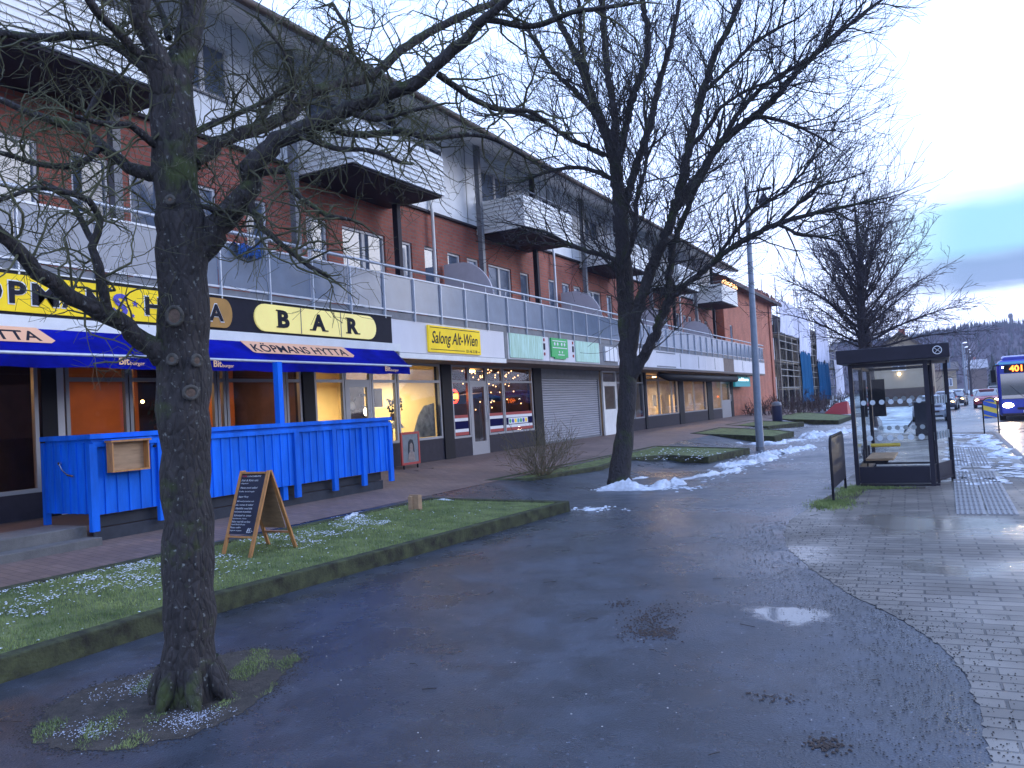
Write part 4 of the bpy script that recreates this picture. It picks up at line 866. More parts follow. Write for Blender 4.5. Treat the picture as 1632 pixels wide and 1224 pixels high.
room(12.3, 17.1, 'wall_yellow'); shoplight(13.6, -12.9, 60, (1, .80, .52)); shoplight(16.0, -12.9, 88, (1, .84, .56))
b = MB(); b.box(-12.75, -12.65, 13.0, 13.55, .5, 2.97); b.box(-12.3, -12.2, 14.75, 15.35, .5, 2.5); b.build('brown_partition', M['wall_brown'], bld)
room(17.3, 22.1, 'wall_brown'); shoplight(18.6, -12.6, 7, (1, .5, .3)); shoplight(21, -12.6, 7, (1, .5, .3))
room(27.5, 32.2, 'wall_cream'); shoplight(29.8, -12.8, 6, (1, .9, .8))
room(32.4, 47.6, 'wall_cream'); shoplight(34, -12.8, 100, (1, .72, .42)); shoplight(36.6, -12.8, 120, (1, .65, .3)); shoplight(39.2, -12.8, 90, (1, .66, .35)); shoplight(41.7, -12.8, 120, (1, .6, .28)); shoplight(44.5, -12.8, 80, (1, .8, .6))
# shop fittings seen through the glass
b = MB()
for y in (33.2, 35.0, 38.8, 41.0): b.box(-12.6, -12.3, y - .35, y + .35, .56, 2.0)
b.build('display_shelf', M['wall_cream'], bld)
b = MB()
for y in (33.0, 34.9, 38.5, 40.6, 44.0): b.box(-11.5, -11.48, y - .2, y + .3, 1.5, 2.0)
b.build('window_poster', M['white'], bld)
def tagthing(o, l, c, g=None): return tag(o, l, c, g)
# salon: wall lamps, screens, mirror, chair backs
for y, z, x in ((12.75, 2.05, -12.2), (13.05, 1.9, -12.4), (14.6, 2.0, -12.0), (14.85, 1.85, -11.8)):
    t = thing('round_clock_lamp', 'small round face on a dark bracket inside the yellow-lit salon window', 'wall lamp', (x, y, z), 'round fittings hanging inside the lit salon')
    b = MB(); b.disc((x, y, z), .13, 'x', .06, 18); b.build('casing', M['dark_trim'], t); b = MB(); b.disc((x + .035, y, z), .095, 'x', .02, 18); b.build('face', M['lamp_white'] if y > 14.8 or y < 12.9 else M['white'], t)
    b = MB(); b.bar((x - .02, y + .1, z + .05), (x - .25, y + .5, z + .22), .035); b.build('bracket', M['dark_trim'], t)
t = thing('wall_television', 'dark screen on a wall arm in the big salon window', 'television', (-12.0, 15.7, 2.1))
b = MB(); b.box(-12.15, -12.05, 15.55, 15.85, 1.95, 2.4); b.build('screen', M['dark_trim'], t); b = MB(); b.bar((-12.1, 15.55, 2.25), (-12.1, 15.1, 2.25), .06); b.build('arm', M['dark_trim'], t)
b = MB(); b.box(-13.0, -12.95, 16.0, 16.35, 1.45, 2.0); tag(b.build('picture', M['dark_trim']), 'small dark framed picture on the yellow salon wall', 'picture'); 
org(-11.3, 16.2, 1.15); b = MB()
rr = random.Random(3); P = [(-11.25, 15.95 + .08 * k + .0, 1.15) for k in range(11)]
b.prism([(15.75, 1.16), (16.78, 1.16), (16.78, 1.98), (16.35, 1.92), (16.1, 1.7), (15.9, 1.35)], 'x', -11.20, -11.18); tag(b.build('etched_screen', mat('grey_leaf_screen', (.30, .29, .26), .7, noise=.7, nscale=5)), 'grey leaf-patterned screen standing inside the salon window', 'screen')
t = thing('salon_chair', 'pale salon chair with rounded back behind the window glass', 'chair', (-11.7, 15.45, .56))
b = MB(); b.prism([(15.2, 1.0), (15.7, 1.0), (15.72, 1.45), (15.6, 1.62), (15.3, 1.62), (15.18, 1.45)], 'x', -11.75, -11.68); b.build('backrest', M['white'], t); b = MB(); b.box(-12.2, -11.7, 15.2, 15.7, .95, 1.05); b.build('seat', M['white'], t); b = MB(); b.tube([(-11.95, 15.45, .56), (-11.95, 15.45, .95)], .04, 8); b.disc((-11.95, 15.45, .58), .25, 'z', .03); b.build('base', M['chrome'], t)
# thai shop: striped flag bands, neon, fairy lights
org()
for y0, y1, extra in ((17.44, 18.1, 0), (19.22, 19.98, 0), (20.15, 21.8, 1)):
    b = MB(); x = SX - .02
    def st(z0, z1, m, nm, par):
        q = MB(); q.box(x - .004, x + .002, y0, y1, z0, z1); return q.build(nm, m, par)
    org(x, (y0 + y1) / 2, 1.15); root = bpy.data.objects.new('flag_decal', None); C.objects.link(root); root.location = ORG
    tag(root, {17.44: 'red white and blue striped band on the glass left of the glazed door', 19.22: 'red white and blue striped band on the narrow pane right of the door', 20.15: 'wide red white and blue striped band with coloured lettering'}[y0], 'window decal', 'striped flag bands on the shop windows')
    st(1.12, 1.20, M['red'], 'red_stripe', root); st(1.202, 1.28, M['white'], 'white_stripe', root); st(1.282, 1.48, M['navy'], 'blue_stripe', root); st(1.482, 1.56, M['white'], 'white_stripe', root); st(1.562, 1.64, M['red'], 'red_stripe', root)
    if extra:
        q = MB(); q.box(x, x + .006, y0 + .15, y0 + 1.35, 1.3, 1.47); q.build('lettering_panel', M['white'], root)
        for k in range(7):
            q = MB(); cy = y0 + .24 + k * .165; q.disc((x + .009, cy, 1.385), .062, 'x', .006, 10); q.disc((x + .011, cy + .02, 1.38), .03, 'x', .008, 8); q.build('coloured_letter', [M['greensign'], M['signblue'], M['yellow'], M['teal']][k % 4], root)
t = thing('neon_sign', 'glowing round red and yellow neon sign behind the left shop pane', 'neon sign', (-11.2, 17.72, 2.1))
b = MB(); b.tube([(-11.2, 17.75 + .19 * cos(a * pi / 10), 2.13 + .16 * sin(a * pi / 10)) for a in range(21)], .032, 6); b.build('red_ring', M['neon_red'], t)
text('lettering', 'OPEN', M['neon_yellow'], t, .27, .13, on_wall(-11.17, 17.615, 2.065), .02, bold=.02)
b = MB(); org(-11.5, 20.5, 1.8)
rr = random.Random(11)
for _ in range(70):
    y = rr.choice([rr.uniform(19.2, 21.7), rr.uniform(19.3, 21.8)]); z = rr.uniform(2.45, 2.88) if rr.random() < .62 else rr.uniform(1.75, 2.45)
    if z < 2.45: y = rr.choice([rr.uniform(20.0, 20.5), rr.uniform(21.3, 21.7)])
    b.sph((rr.uniform(-12.0, -11.2), y, z), .020, 6, 4)
tag(b.build('fairy_lights', M['fairy']), 'string of small warm fairy lights inside the brown shop window', 'fairy lights')
t = thing('hanging_banner', 'blue patterned canopy visible inside the shop with fairy lights', 'canopy', (-12.3, 20.7, 2.0))
b = MB(); b.prism([(19.6, 1.95), (19.9, 2.08), (20.7, 2.14), (21.5, 2.1), (21.75, 1.98), (21.7, 2.12), (20.7, 2.26), (19.8, 2.2)], 'x', -12.6, -12.0); b.build('cloth', M['signblue2'], t); b = MB(); b.bar((-12.3, 20.8, .56), (-12.3, 20.8, 2.1), .12); b.build('post', M['wall_brown'], t)
b = MB(); org(SX, 33, 1); 
rr = random.Random(9)
tt = thing('balcony_string_lights', 'warm string lights wound round the rail of the farthest balcony', 'string lights', (-9.9, 44, 7.8))
b = MB()
for k in range(60): b.sph((-9.88 + rr.uniform(-.04, .04), 42.4 + k * .057 + rr.uniform(-.03, .03), 7.80 + rr.uniform(-.12, .10)), .02, 5, 3)
b.build('bulbs', M['fairy'], tt); b = MB(); b.tube([(-9.90, 42.3 + k * .18, 7.8 + .03 * sin(k * 2.)) for k in range(20)], .008, 4); b.build('cable', M['black'], tt)
for (y, x, h, lab) in ((8.95, -11.35, .34, 'dark leafy pot plant on the bar window sill beside the nearest trunk'), (6.2, -11.5, .55, 'tall thin pot plant in the leftmost bar window'), (15.4, -11.4, .3, 'small pot plant on the salon window sill')):
    t = thing('pot_plant', lab, 'plant', (x, y, 1.62), 'pot plants behind the shop windows'); b = MB(); b.tube([(x, y, 1.60), (x, y, 1.78)], [.07, .09], 10); b.build('pot', M['wall_brown'], t); b = MB(); rp = random.Random(int(y * 10))
    for k in range(60):
        a = rp.uniform(0, 6.3); rr0 = rp.uniform(.03, .26); z = 1.78 + rp.uniform(0, h); px, py = x + rr0 * .5 * cos(a), y + rr0 * sin(a); b.add([(px, py, z), (px + .02, py + .06, z + .03), (px, py + .02, z + .08)], [(0, 1, 2)])
    b.build('leaves', M['fir'], t)
for (y, x) in ((7.7, -12.0), (9.4, -12.2), (10.9, -12.0), (5.6, -12.2)):
    t = thing('bar_table', {7.7: 'dark bar table behind the orange-lit pane left of the nearest trunk', 9.4: 'dark bar table behind the nearest tree trunk', 10.9: 'dark bar table behind the blue awning post', 5.6: 'dark bar table in the leftmost bar window'}[y], 'table', (x, y, .56), 'tables inside the bar')
    b = MB(); b.disc((x, y, 1.62), .38, 'z', .04, 16); b.build('table_top', M['wall_brown'], t); b = MB(); b.tube([(x, y, .56), (x, y, 1.6)], .04, 8); b.build('leg', M['black'], t)
t = thing('salon_lamp', 'white shaded lamp standing low in the big salon window', 'lamp', (-11.6, 15.75, 1.1)); b = MB(); b.tube([(-11.6, 15.75, 1.15), (-11.6, 15.75, 1.45)], .02, 8); b.build('stem', M['chrome'], t); b = MB(); b.tube([(-11.6, 15.75, 1.42), (-11.6, 15.75, 1.60)], [.19, .07], 14); b.build('shade', M['white'], t)
org()

# ------------------------------------------------------------ signs
t = thing('restaurant_sign', 'long dark board with yellow panel lettered in black with blue stars', 'sign', (FX, 7, 3.2))
b = MB(); b.box(FX - .1, FX + .04, 4.4, 13.4, 3.20, 3.735); b.build('board', M['signdark'], t)
b = MB(); n = 9
y0, y1, za, zb = 4.5, 9.18, 3.235, 3.69; b.prism([(y0, za), (y1 - .15, za)] + [(y1 - .15 + .15 * sin(R(a)), (za + zb) / 2 - (zb - za) / 2 * cos(R(a))) for a in range(10, 180, 17)] + [(y1 - .15, zb), (y0, zb)], 'x', FX + .04, FX + .07); b.build('yellow_panel', M['yellow'], t)
b = MB(); b.prism([(8.5, za - .001), (y1 - .15, za - .001)] + [(y1 - .15 + .152 * sin(R(a)), (za + zb) / 2 - (zb - za) / 2 * cos(R(a))) for a in range(10, 180, 17)] + [(y1 - .15, zb + .001), (8.5, zb + .001)], 'x', FX + .045, FX + .073); b.build('amber_end', M['orange_cap'], t)
LX = FX + .076
def lett(s, y, w, z, h, m, nm='letter', bold=.03, white=True):
    if white: text('letter_edge', s, M['white'], t, w + .03, h + .03, on_wall(LX, y - .015, z - .015), .004, bold=bold + .012)
    text(nm, s, m, t, w, h, on_wall(LX + .005, y, z), .006, bold=bold)
lett('K', 5.05, .24, 3.33, .27, M['signdark']); lett('Ö', 5.36, .28, 3.33, .33, M['signdark']); lett('P', 5.72, .21, 3.33, .27, M['signdark'])
lett('M', 6.00, .34, 3.33, .27, M['signdark']); lett('A', 6.38, .28, 3.33, .27, M['signdark']); lett('N', 6.72, .26, 3.33, .27, M['signdark'])
lett('S', 7.10, .22, 3.28, .31, M['signblue'], white=False)
lett('H', 7.60, .27, 3.33, .26, M['signdark']); lett('Y', 7.93, .24, 3.33, .26, M['signdark']); lett('T', 8.22, .2, 3.33, .26, M['signdark']); lett('T', 8.46, .2, 3.33, .26, M['signdark']); lett('A', 8.72, .28, 3.33, .26, M['signdark'])
for cy, cz, r in ((7.44, 3.47, .055), (7.40, 3.30, .035), (7.07, 3.63, .035)):
    b = MB(); b.prism([(cy + (r if k % 2 == 0 else r * .4) * sin(pi * k / 5), cz + (r if k % 2 == 0 else r * .4) * cos(pi * k / 5)) for k in range(10)], 'x', LX, LX + .006); b.build('star', M['signblue'], t)
b = MB(); y0, y1 = 9.66, 12.85; rr_ = .23
b.prism([(y0 + rr_ - rr_ * sin(R(a)), (za + zb) / 2 + (zb - za) / 2 * cos(R(a))) for a in range(0, 181, 15)] + [(y1 - rr_ + rr_ * sin(R(a)), (za + zb) / 2 - (zb - za) / 2 * cos(R(a))) for a in range(0, 181, 15)], 'x', FX + .04, FX + .07); b.build('bar_panel', M['yellow_lit'], t)
b = MB(); b.box(LX - .004, LX + .001, 10.72, 10.735, za, zb); b.box(LX - .004, LX + .001, 11.78, 11.795, za, zb); b.build('panel_joint', M['grey_trim'], t)
for s, y, w in (('B', 10.17, .27), ('A', 11.0, .36), ('R', 11.97, .32)): text('letter', s, M['signdark'], t, w, .30, on_wall(LX, y, 3.31), .01, bold=.045)
for y, z, w in ((10.13, 3.31, .12), (10.13, 3.59, .12), (10.94, 3.31, .15), (11.26, 3.31, .16), (11.92, 3.31, .15), (11.92, 3.59, .12), (12.18, 3.31, .15)):
    b = MB(); b.box(LX, LX + .009, y, y + w, z, z + .022); b.build('serif', M['signdark'], t)
b = MB(); b.box(FX - .02, FX + .06, 4.4, 13.4, 3.738, 3.755); b.box(FX, FX + .08, 4.4, 13.62, 3.03, 3.19); b.build('white_rail', M['white_board'], t)

t = thing('salon_sign', 'yellow rectangular sign with slanted black lettering on the white fascia', 'sign', (FX, 15.8, 3.1))
b = MB(); b.box(FX, FX + .05, 14.72, 16.95, 3.07, 3.66); b.build('board', M['yellow'], t)
b = MB(); b.box(FX + .05, FX + .054, 14.78, 16.9, 3.61, 3.625); b.box(FX + .05, FX + .054, 14.78, 16.2, 3.125, 3.138); b.box(FX + .05, FX + .054, 16.8, 16.9, 3.125, 3.138); b.build('rule', M['black'], t)
text('lettering', 'Salong Alt-Wien', M['black'], t, 1.98, .36, on_wall(FX + .051, 14.83, 3.18), .004, shear=.32, bold=.012)
text('phone_number', '031-46 25 80', M['black'], t, .5, .07, on_wall(FX + .051, 16.27, 3.10), .004)
t = thing('green_sign', 'bright green rectangular sign between two faded green panels', 'sign', (FX, 21.5, 3.1))
b = MB(); b.box(FX, FX + .05, 20.98, 22.12, 3.15, 3.70); b.box(FX + .0, FX + .045, 21.2, 21.95, 3.10, 3.15); b.build('board', M['greensign'], t)
b = MB()
for y0, y1, z in ((21.06, 22.0, 3.62), (21.06, 22.05, 3.42), (21.4, 21.85, 3.22)):
    b.box(FX + .05, FX + .055, y0, y1, z - .012, z + .012)
for y0 in (21.12, 21.32, 21.6, 21.8): b.disc((FX + .053, y0 + .08, 3.53), .05, 'x', .006, 8)
for y0 in (21.5, 21.7): b.disc((FX + .053, y0, 3.30), .035, 'x', .006, 8)
b.build('white_lettering', M['white'], t)
for (y0, y1), lab in (((18.5, 20.45), 'faded pale green fascia panel left of the bright green sign'), ((22.75, 24.65), 'faded pale green fascia panel right of the bright green sign')):
    t = thing('faded_panel', lab, 'sign', (FX, (y0 + y1) / 2, 3.1), 'faded green panels on the fascia')
    b = MB(); b.box(FX, FX + .03, y0, y1, 3.06, 3.70); b.build('panel', M['palegreen'], t)
    b = MB(); yy = y1 + .1 if y0 < 20 else y0 - .2
    b.box(FX, FX + .02, yy, yy + .08, 3.34, 3.52); b.build('dark_mark', M['signdark'], t)
    b = MB(); b.box(FX, FX + .02, yy + .01, yy + .07, 3.58, 3.66); b.box(FX, FX + .02, yy + .01, yy + .07, 3.18, 3.26); b.build('red_mark', M['red'], t)
t = thing('light_box', 'white empty sign frame with bars on the fascia beside the second tree', 'sign', (FX, 25.6, 3.1))
b = MB(); b.box(FX - .1, FX + .0, 24.78, 26.38, 3.02, 3.74); b.build('back', M['grey_trim'], t); b = MB(); b.box(FX, FX + .05, 25.1, 26.3, 3.14, 3.62); b.build('panel', M['white'], t)
b = MB()
for y in (25.1, 25.5, 25.9, 26.28): b.box(FX + .05, FX + .06, y, y + .02, 3.14, 3.62)
b.build('bar', M['grey_trim'], t)
t = thing('teal_sign', 'small glowing teal sign hanging at the far end of the shop row', 'sign', (-10.2, 47.0, 2.2))
b = MB(); b.box(-10.62, -10.50, 46.6, 50.6, 2.28, 2.86); b.build('board', M['teal'], t); text('lettering', 'Tandläkarna', M['tealtext'], t, 3.2, .2, on_wall(-10.495, 46.95, 2.6), .01, bold=.03)
b = MB(); b.bar((-10.56, 47.2, 2.86), (-10.56, 47.2, 2.95), .04); b.bar((-10.56, 50, 2.86), (-10.56, 50, 2.95), .04); b.build('bracket', M['black'], t)

# awning
t = thing('blue_awning', 'deep blue canvas awning with peach lettering over the restaurant terrace', 'awning', (-9.7, 9, 3))
b = MB(); b.add([(-9.86, 1, 3.08), (-9.86, 13.38, 3.08), (-9.50, 13.45, 2.70), (-9.50, 1, 2.70), (-9.86, 1, 3.06), (-9.86, 13.38, 3.06), (-9.51, 13.45, 2.685), (-9.51, 1, 2.685)], [(0, 3, 2, 1), (4, 5, 6, 7), (1, 2, 6, 5), (2, 3, 7, 6)]); b.build('canopy', M['awning'], t)
b = MB(); vs = []; n = 120
for k in range(n + 1):
    y = 1 + 12.43 * k / n; w = .012 * sin(k * .9) + .01 * sin(k * .37)
    vs += [(-9.495, y, 2.70), (-9.495 + w, y, 2.535 + .008 * sin(k * .5))]
b.add(vs, [(2 * i, 2 * i + 1, 2 * i + 3, 2 * i + 2) for i in range(n)], True); b.build('valance', M['awning'], t)
b = MB(); b.tube([(-9.5, 1, 2.70), (-9.5, 13.5, 2.70)], .022, 8); b.build('front_bar', M['steel'], t)
def slope_frame(y, s):  # on the sloping cloth
    a = Vector((-9.86, 0, 3.08)); c = Vector((-9.50, 0, 2.70)); u = (a - c).normalized(); nrm = Vector((0, 1, 0)).cross(u); p = c + u * s
    m = Matrix(((0, u.x, nrm.x, 0), (1, u.y, nrm.y, 0), (0, u.z, nrm.z, 0), (0, 0, 0, 1))); return Matrix.Translation((p.x + nrm.x * .006, y, p.z + nrm.z * .006)) @ m
for y in (3.55, 9.3):
    fr = slope_frame(y, .19); b = MB()
    pts = [(.0, .28), (.10, .02), (.16, 0), (2.55, 0), (2.62, .05), (2.48, .28)]
    b.add([fr @ Vector((p, q, 0)) for p, q in pts] + [fr @ Vector((p, q, .004)) for p, q in pts], [tuple(range(6))[::-1], tuple(range(6, 12))] + [(i, (i + 1) % 6, 6 + (i + 1) % 6, 6 + i) for i in range(6)]); b.build('logo_panel', M['cream2'], t)
    text('logo_lettering', 'KÖPMANS HYTTA', M['signdark'], t, 2.3, .22, slope_frame(y + .15, .22) @ Matrix.Translation((0, 0, .005)), .004, bold=.012)
for y, w in ((4.2, .36), (6.9, .36), (8.45, .36), (12.6, .40)):
    text('valance_lettering', 'Bit', M['cream'], t, w * .42, .10, on_wall(-9.472, y, 2.585), .003, bold=.02); text('valance_lettering', 'burger', M['cream'], t, w * .62, .062, on_wall(-9.472, y + w * .45, 2.57), .003, bold=.01)

# terrace fence
t = thing('terrace_fence', 'bright blue vertical board fence round the restaurant terrace', 'fence', (-9.1, 9, .5))
b = MB()
def boards(x, ya, yb, zf, zt):
    y = ya
    while y < yb - .01:
        y2 = min(y + .165, yb); b.box(x - .02, x, y, y2, zf(y), zt); b.box(x, x + .018, y2 - .028, y2 + .012, zf(y), zt - .07); y = y2
zb_ = lambda y: .72
boards(-9.1, 6.22, 12.12, zb_, 1.64); b.build('boards', M['blue_paint'], t)
b = MB(); x = -10.0
while x < -9.13: b.box(x, x + .15, 6.2, 6.22, .74, 1.64); b.box(x - .012, x + .02, 6.182, 6.2, .74, 1.6); x += .153
b.build('end_boards', M['blue_paint'], t)
b = MB(); b.box(-9.13, -9.05, 6.16, 12.16, 1.64, 1.70); b.box(-10.05, -9.131, 6.16, 6.24, 1.64, 1.70); b.box(-9.08, -9.06, 6.2, 12.14, 1.54, 1.60); b.build('top_rail', M['blue_paint'], t)
for y in (6.2, 7.15, 9.66, 10.55, 11.32, 12.1): b = MB(); b.box(-9.115, -9.055, y - .05, y + .05, .52 + .01 * (y < 8), 1.58); b.build('leg', M['blue_paint'], t)
b = MB(); b.box(-10.05, -9.99, 6.17, 6.24, .52, 1.62); b.build('leg', M['blue_paint'], t)
b = MB(); b.box(-9.24, -9.14, 9.4, 9.5, .5, 2.66); b.build('awning_post', M['blue_paint'], t)
b = MB(); b.disc((-9.045, 7.2, 1.52), .03, 'x', .02, 10); b.bar((-9.04, 7.2, 1.52), (-9.04, 7.2, 1.44), .015); b.disc((-9.045, 7.05, 1.5), .018, 'x', .03, 8); b.build('latch', M['black'], t)
b = MB(); b.tube([(-9.65, 6.15, 1.35), (-9.6, 6.15, 1.28), (-9.5, 6.15, 1.22)], .008, 6); b.tube([(-9.5, 6.15, 1.22), (-9.38, 6.15, 1.20)], .014, 6); b.disc((-9.66, 6.16, 1.36), .02, 'y', .03, 8); b.build('lock', M['chrome'], t)
t = thing('menu_box', 'empty plywood menu box hung on the blue fence', 'menu box', (-9.05, 6.6, 1.25))
b = MB(); b.box(-9.04, -9.02, 6.38, 6.86, 1.24, 1.58); b.build('back_panel', M['woodbox'], t)
b = MB(); b.box(-9.04, -8.93, 6.36, 6.38, 1.22, 1.60); b.box(-9.04, -8.93, 6.86, 6.88, 1.22, 1.60); b.box(-9.04, -8.93, 6.38, 6.86, 1.22, 1.24); b.box(-9.04, -8.91, 6.34, 6.90, 1.585, 1.61); b.build('frame', M['wood'], t)
b = MB(); b.box(-9.045, -8.905, 6.33, 6.91, 1.611, 1.625); b.build('lid', M['blue_paint'], t)
# timber deck under the terrace, its skirt and the steps
t = thing('terrace_deck', 'dark grey boarded terrace deck behind the blue fence', 'deck', (-10, 9, .4))
b = MB(); b.box(-11.0, -9.92, 2, 6.2, .3, .597); b.box(-11.0, -9.25, 6.2, 11.95, .3, .597); b.build('deck', M['wall_brown'], t); b = MB(); b.box(-9.24, -9.21, 6.3, 11.95, .56, .70); b.box(-9.205, -9.18, 6.25, 11.96, .30, .55); b.build('skirt', M['skirt'], t)
t = thing('concrete_step', 'two low concrete steps left of the blue fence', 'steps', (-9.5, 5, .4)); b = MB(); b.box(-9.21, -8.95, -2, 6.2, .2, .47); b.build('lower_step', M['concrete'], t, bevel=.01); b = MB(); b.box(-9.92, -9.215, -2, 6.19, .2, .60); b.build('upper_step', M['concrete'], t, bevel=.01)
org()
# ================================================================== trees
def rot_about(v, ax, a): return Matrix.Rotation(a, 3, ax) @ v
class Twigs:
    def __init__(s, seed): s.r = random.Random(seed); s.b = MB(); s.n = 0
    def grow(s, p, d, L, r0, lev, st):
        r = s.r; nseg = max(2, int(L / st['seg'])); pts = [p.copy()]; dirs = []
        d = d.normalized()
        for i in range(nseg):
            k = st['crook']; d = (d + Vector((r.gauss(0, k), r.gauss(0, k), r.gauss(0, k) + st['up'] * .5)))
            d.normalize(); p = p + d * (L / nseg); pts.append(p.copy()); dirs.append(d.copy())
        rad = [max(st['rmin'], r0 * (1 - .75 * i / nseg)) for i in range(nseg + 1)]
        s.b.tube(pts, rad, 4 if r0 > .006 else 3, cap=False, smooth=False); s.n += nseg
        if lev <= 0: return
        nb = max(1, int(L * st['dens'] * (1.0 + .35 * (st['lev'] - lev))))
        for j in range(nb):
            t = r.uniform(.18, 1.0); i = min(nseg - 1, int(t * nseg)); q = pts[i].lerp(pts[i + 1], t * nseg - i)
            dd = dirs[i]; ax = dd.orthogonal().normalized(); ax = rot_about(ax, dd, r.uniform(0, 2 * pi))
            nd = rot_about(dd, ax, R(r.uniform(*st['ang'])))
            s.grow(q, nd, L * r.uniform(*st['lr']), max(st['rmin'], rad[i] * r.uniform(.45, .7)), lev - 1, st)
def make_tree(limbs, seed, st, mbark, root, limb_sides=12, mtwig=None):
    r = random.Random(seed); main = MB(); T = Twigs(seed)
    for li, L in enumerate(limbs):
        P = [Vector(q[:3]) for q in L]; Q = [q[3] for q in L]
        # refine with a smooth curve and small knobbly offsets
        pts = []; rad = []
        for i in range(len(P) - 1):
            a = P[max(i - 1, 0)]; b_ = P[i]; c = P[i + 1]; d = P[min(i + 2, len(P) - 1)]; n = max(2, int((c - b_).length / (max(.06, Q[i] * .8))))
            n = min(n, 12)
            for k in range(n):
                t = k / n; t2 = t * t; t3 = t2 * t
                p = .5 * ((2 * b_) + (-a + c) * t + (2 * a - 5 * b_ + 4 * c - d) * t2 + (-a + 3 * b_ - 3 * c + d) * t3)
                rr = Q[i] * (1 - t) + Q[i + 1] * t; w = rr * (.10 if li == 0 else .22)
                pts.append(p + Vector((r.gauss(0, w), r.gauss(0, w), 0)) * (.5 if rr > .1 else 1)); rad.append(rr * r.uniform(.93, 1.08))
        pts.append(P[-1]); rad.append(Q[-1])
        main.tube(pts, rad, limb_sides if Q[0] > .05 else 7, cap=True)
        # twigs along the limb
        acc = 0
        for i in range(1, len(pts)):
            acc += (pts[i] - pts[i - 1]).length
            if rad[i] > st['maxr'] and li == 0 and pts[i].z < st['z0']: acc = 0; continue
            while acc > st['space']:
                acc -= st['space'] * r.uniform(.6, 1.4)
                dd = (pts[i] - pts[i - 1]).normalized(); ax = dd.orthogonal().normalized(); ax = rot_about(ax, dd, r.uniform(0, 2 * pi))
                nd = rot_about(dd, ax, R(r.uniform(*st['ang0']))); nd.z += st['up']
                T.grow(pts[i], nd, r.uniform(*st['len0']) * (.62 if i > .75 * len(pts) else 1), min(st['r0'], rad[i] * .6), st['lev'], st)
        T.grow(pts[-1], (pts[-1] - pts[-2]).normalized(), st['len0'][0] * 1.1, rad[-1] * .9, st['lev'], st)
    tr = main.build('trunk', mbark, root); tw = T.b.build('twigs', mtwig or mbark, root)
    return T.n
org(-4.31, 3.54, 0)
near = thing('street_tree', 'nearest mossy tree with thick scarred trunk standing in a soil patch', 'tree', (-4.31, 3.54, 0), 'bare street trees')
st = dict(seg=.065, crook=.34, up=.08, rmin=.0014, dens=8.5, lev=2, ang=(30, 85), lr=(.30, .62), maxr=.12, z0=3.3, space=.058, ang0=(35, 95), len0=(.22, .75), r0=.009)
n1 = make_tree(LIMBS_NEAR, 21, st, M['bark_near'], near, 24, M['twig_moss'])
# root flare and healed pruning scars
b = MB()
for k in range(7):
    a = k * .9 + .3; rr = random.Random(k).uniform(.20, .31); b.tube([(-4.31 + .14 * cos(a), 3.54 + .14 * sin(a), .22), (-4.31 + .2 * cos(a), 3.54 + .2 * sin(a), .08), (-4.31 + rr * cos(a), 3.54 + rr * sin(a), -.03)], [.05, .055, .02], 8)
b.build('root', M['bark_near'], near)
toc = Vector((4.31, -3.54, 0)).normalized(); side = Vector((0, 0, 1)).cross(toc).normalized()
def scar(u, z, rx, rz, rr):
    c = Vector((-4.28, 3.58, z)) + side * u + toc * math.sqrt(max(.001, rr * rr - u * u)) * 1.0
    nrm = (toc * math.sqrt(max(.001, rr * rr - u * u)) + side * u).normalized(); t1 = Vector((0, 0, 1)); t2 = nrm.cross(t1) * -1
    ring = [c + t2 * rx * cos(2 * pi * k / 16) + t1 * rz * sin(2 * pi * k / 16) * (1.05 if k < 8 else .95) - nrm * .004 for k in range(17)]
    b = MB(); b.tube(ring, [.013] * 17, 8, False); o = b.build('branch_scar', M['cutrim'], near)
    b = MB(); vs = [c + nrm * .004] + [p + nrm * .004 for p in ring[:16]]; b.add(vs, [(0, 1 + k, 1 + (k + 1) % 16) for k in range(16)]); b.build('cut_face', M['cutwood'], o)
scar(-.045, 2.40, .046, .056, .168); scar(.03, 1.92, .040, .038, .182); scar(-.07, 2.13, .026, .028, .19); scar(.075, 2.12, .028, .032, .178); scar(-.04, 3.13, .022, .022, .17)

org()
mid = thing('street_tree', 'tall dark many-stemmed tree by the pavement with snow heaped at its foot', 'tree', (-6.0, 15.74, 0), 'bare street trees')
st = dict(seg=.16, crook=.15, up=.12, rmin=.0042, dens=3.3, lev=2, ang=(18, 50), lr=(.42, .72), maxr=.12, z0=4.0, space=.13, ang0=(20, 62), len0=(.7, 2.0), r0=.017)
n2 = make_tree(LIMBS_MIDDLE, 5, st, M['bark_mid'], mid, 14)

def wild_tree(name, label, loc, H, seed, nl, trunk_r, spread, m, st, tz_=.33, group=None, root=None):
    r = random.Random(seed); t = thing(name, label, 'tree', loc, group); x, y, z = loc; L = []
    L.append([(x, y, z - .1, trunk_r * 1.4), (x, y, z + .4, trunk_r * 1.05), (x + .02, y, z + H * tz_, trunk_r), (x - .05, y, z + H * .5, trunk_r * .7), (x + .05, y, z + H * .7, trunk_r * .4), (x, y, z + H * .88, trunk_r * .18), (x, y, z + H * .97, .02)])
    for k in range(nl):
        f = k / (nl - 1); zz = z + H * (tz_ + .34 * f ** 1.2); a = k * 2.4 + r.uniform(-.3, .3); el = R(4 + 66 * f + r.uniform(-10, 10)); ln = spread * (1.22 - .14 * f) * r.uniform(.88, 1.05)
        p = Vector((x, y, zz)); d = Vector((cos(a) * cos(el), sin(a) * cos(el), sin(el))); l = []; rr = trunk_r * (.21 - .05 * f)
        for i in range(7):
            l.append((p.x, p.y, p.z, max(.012, rr * (1 - i / 6.5)))); d = (d + Vector((r.gauss(0, .08), r.gauss(0, .08), (.10 if f > .4 else (.14 if i < 2 else -.09)) + r.gauss(0, .04)))).normalized(); p = p + d * ln / 6
        L.append(l)
    return make_tree(L, seed, st, m, t, 8)
org()
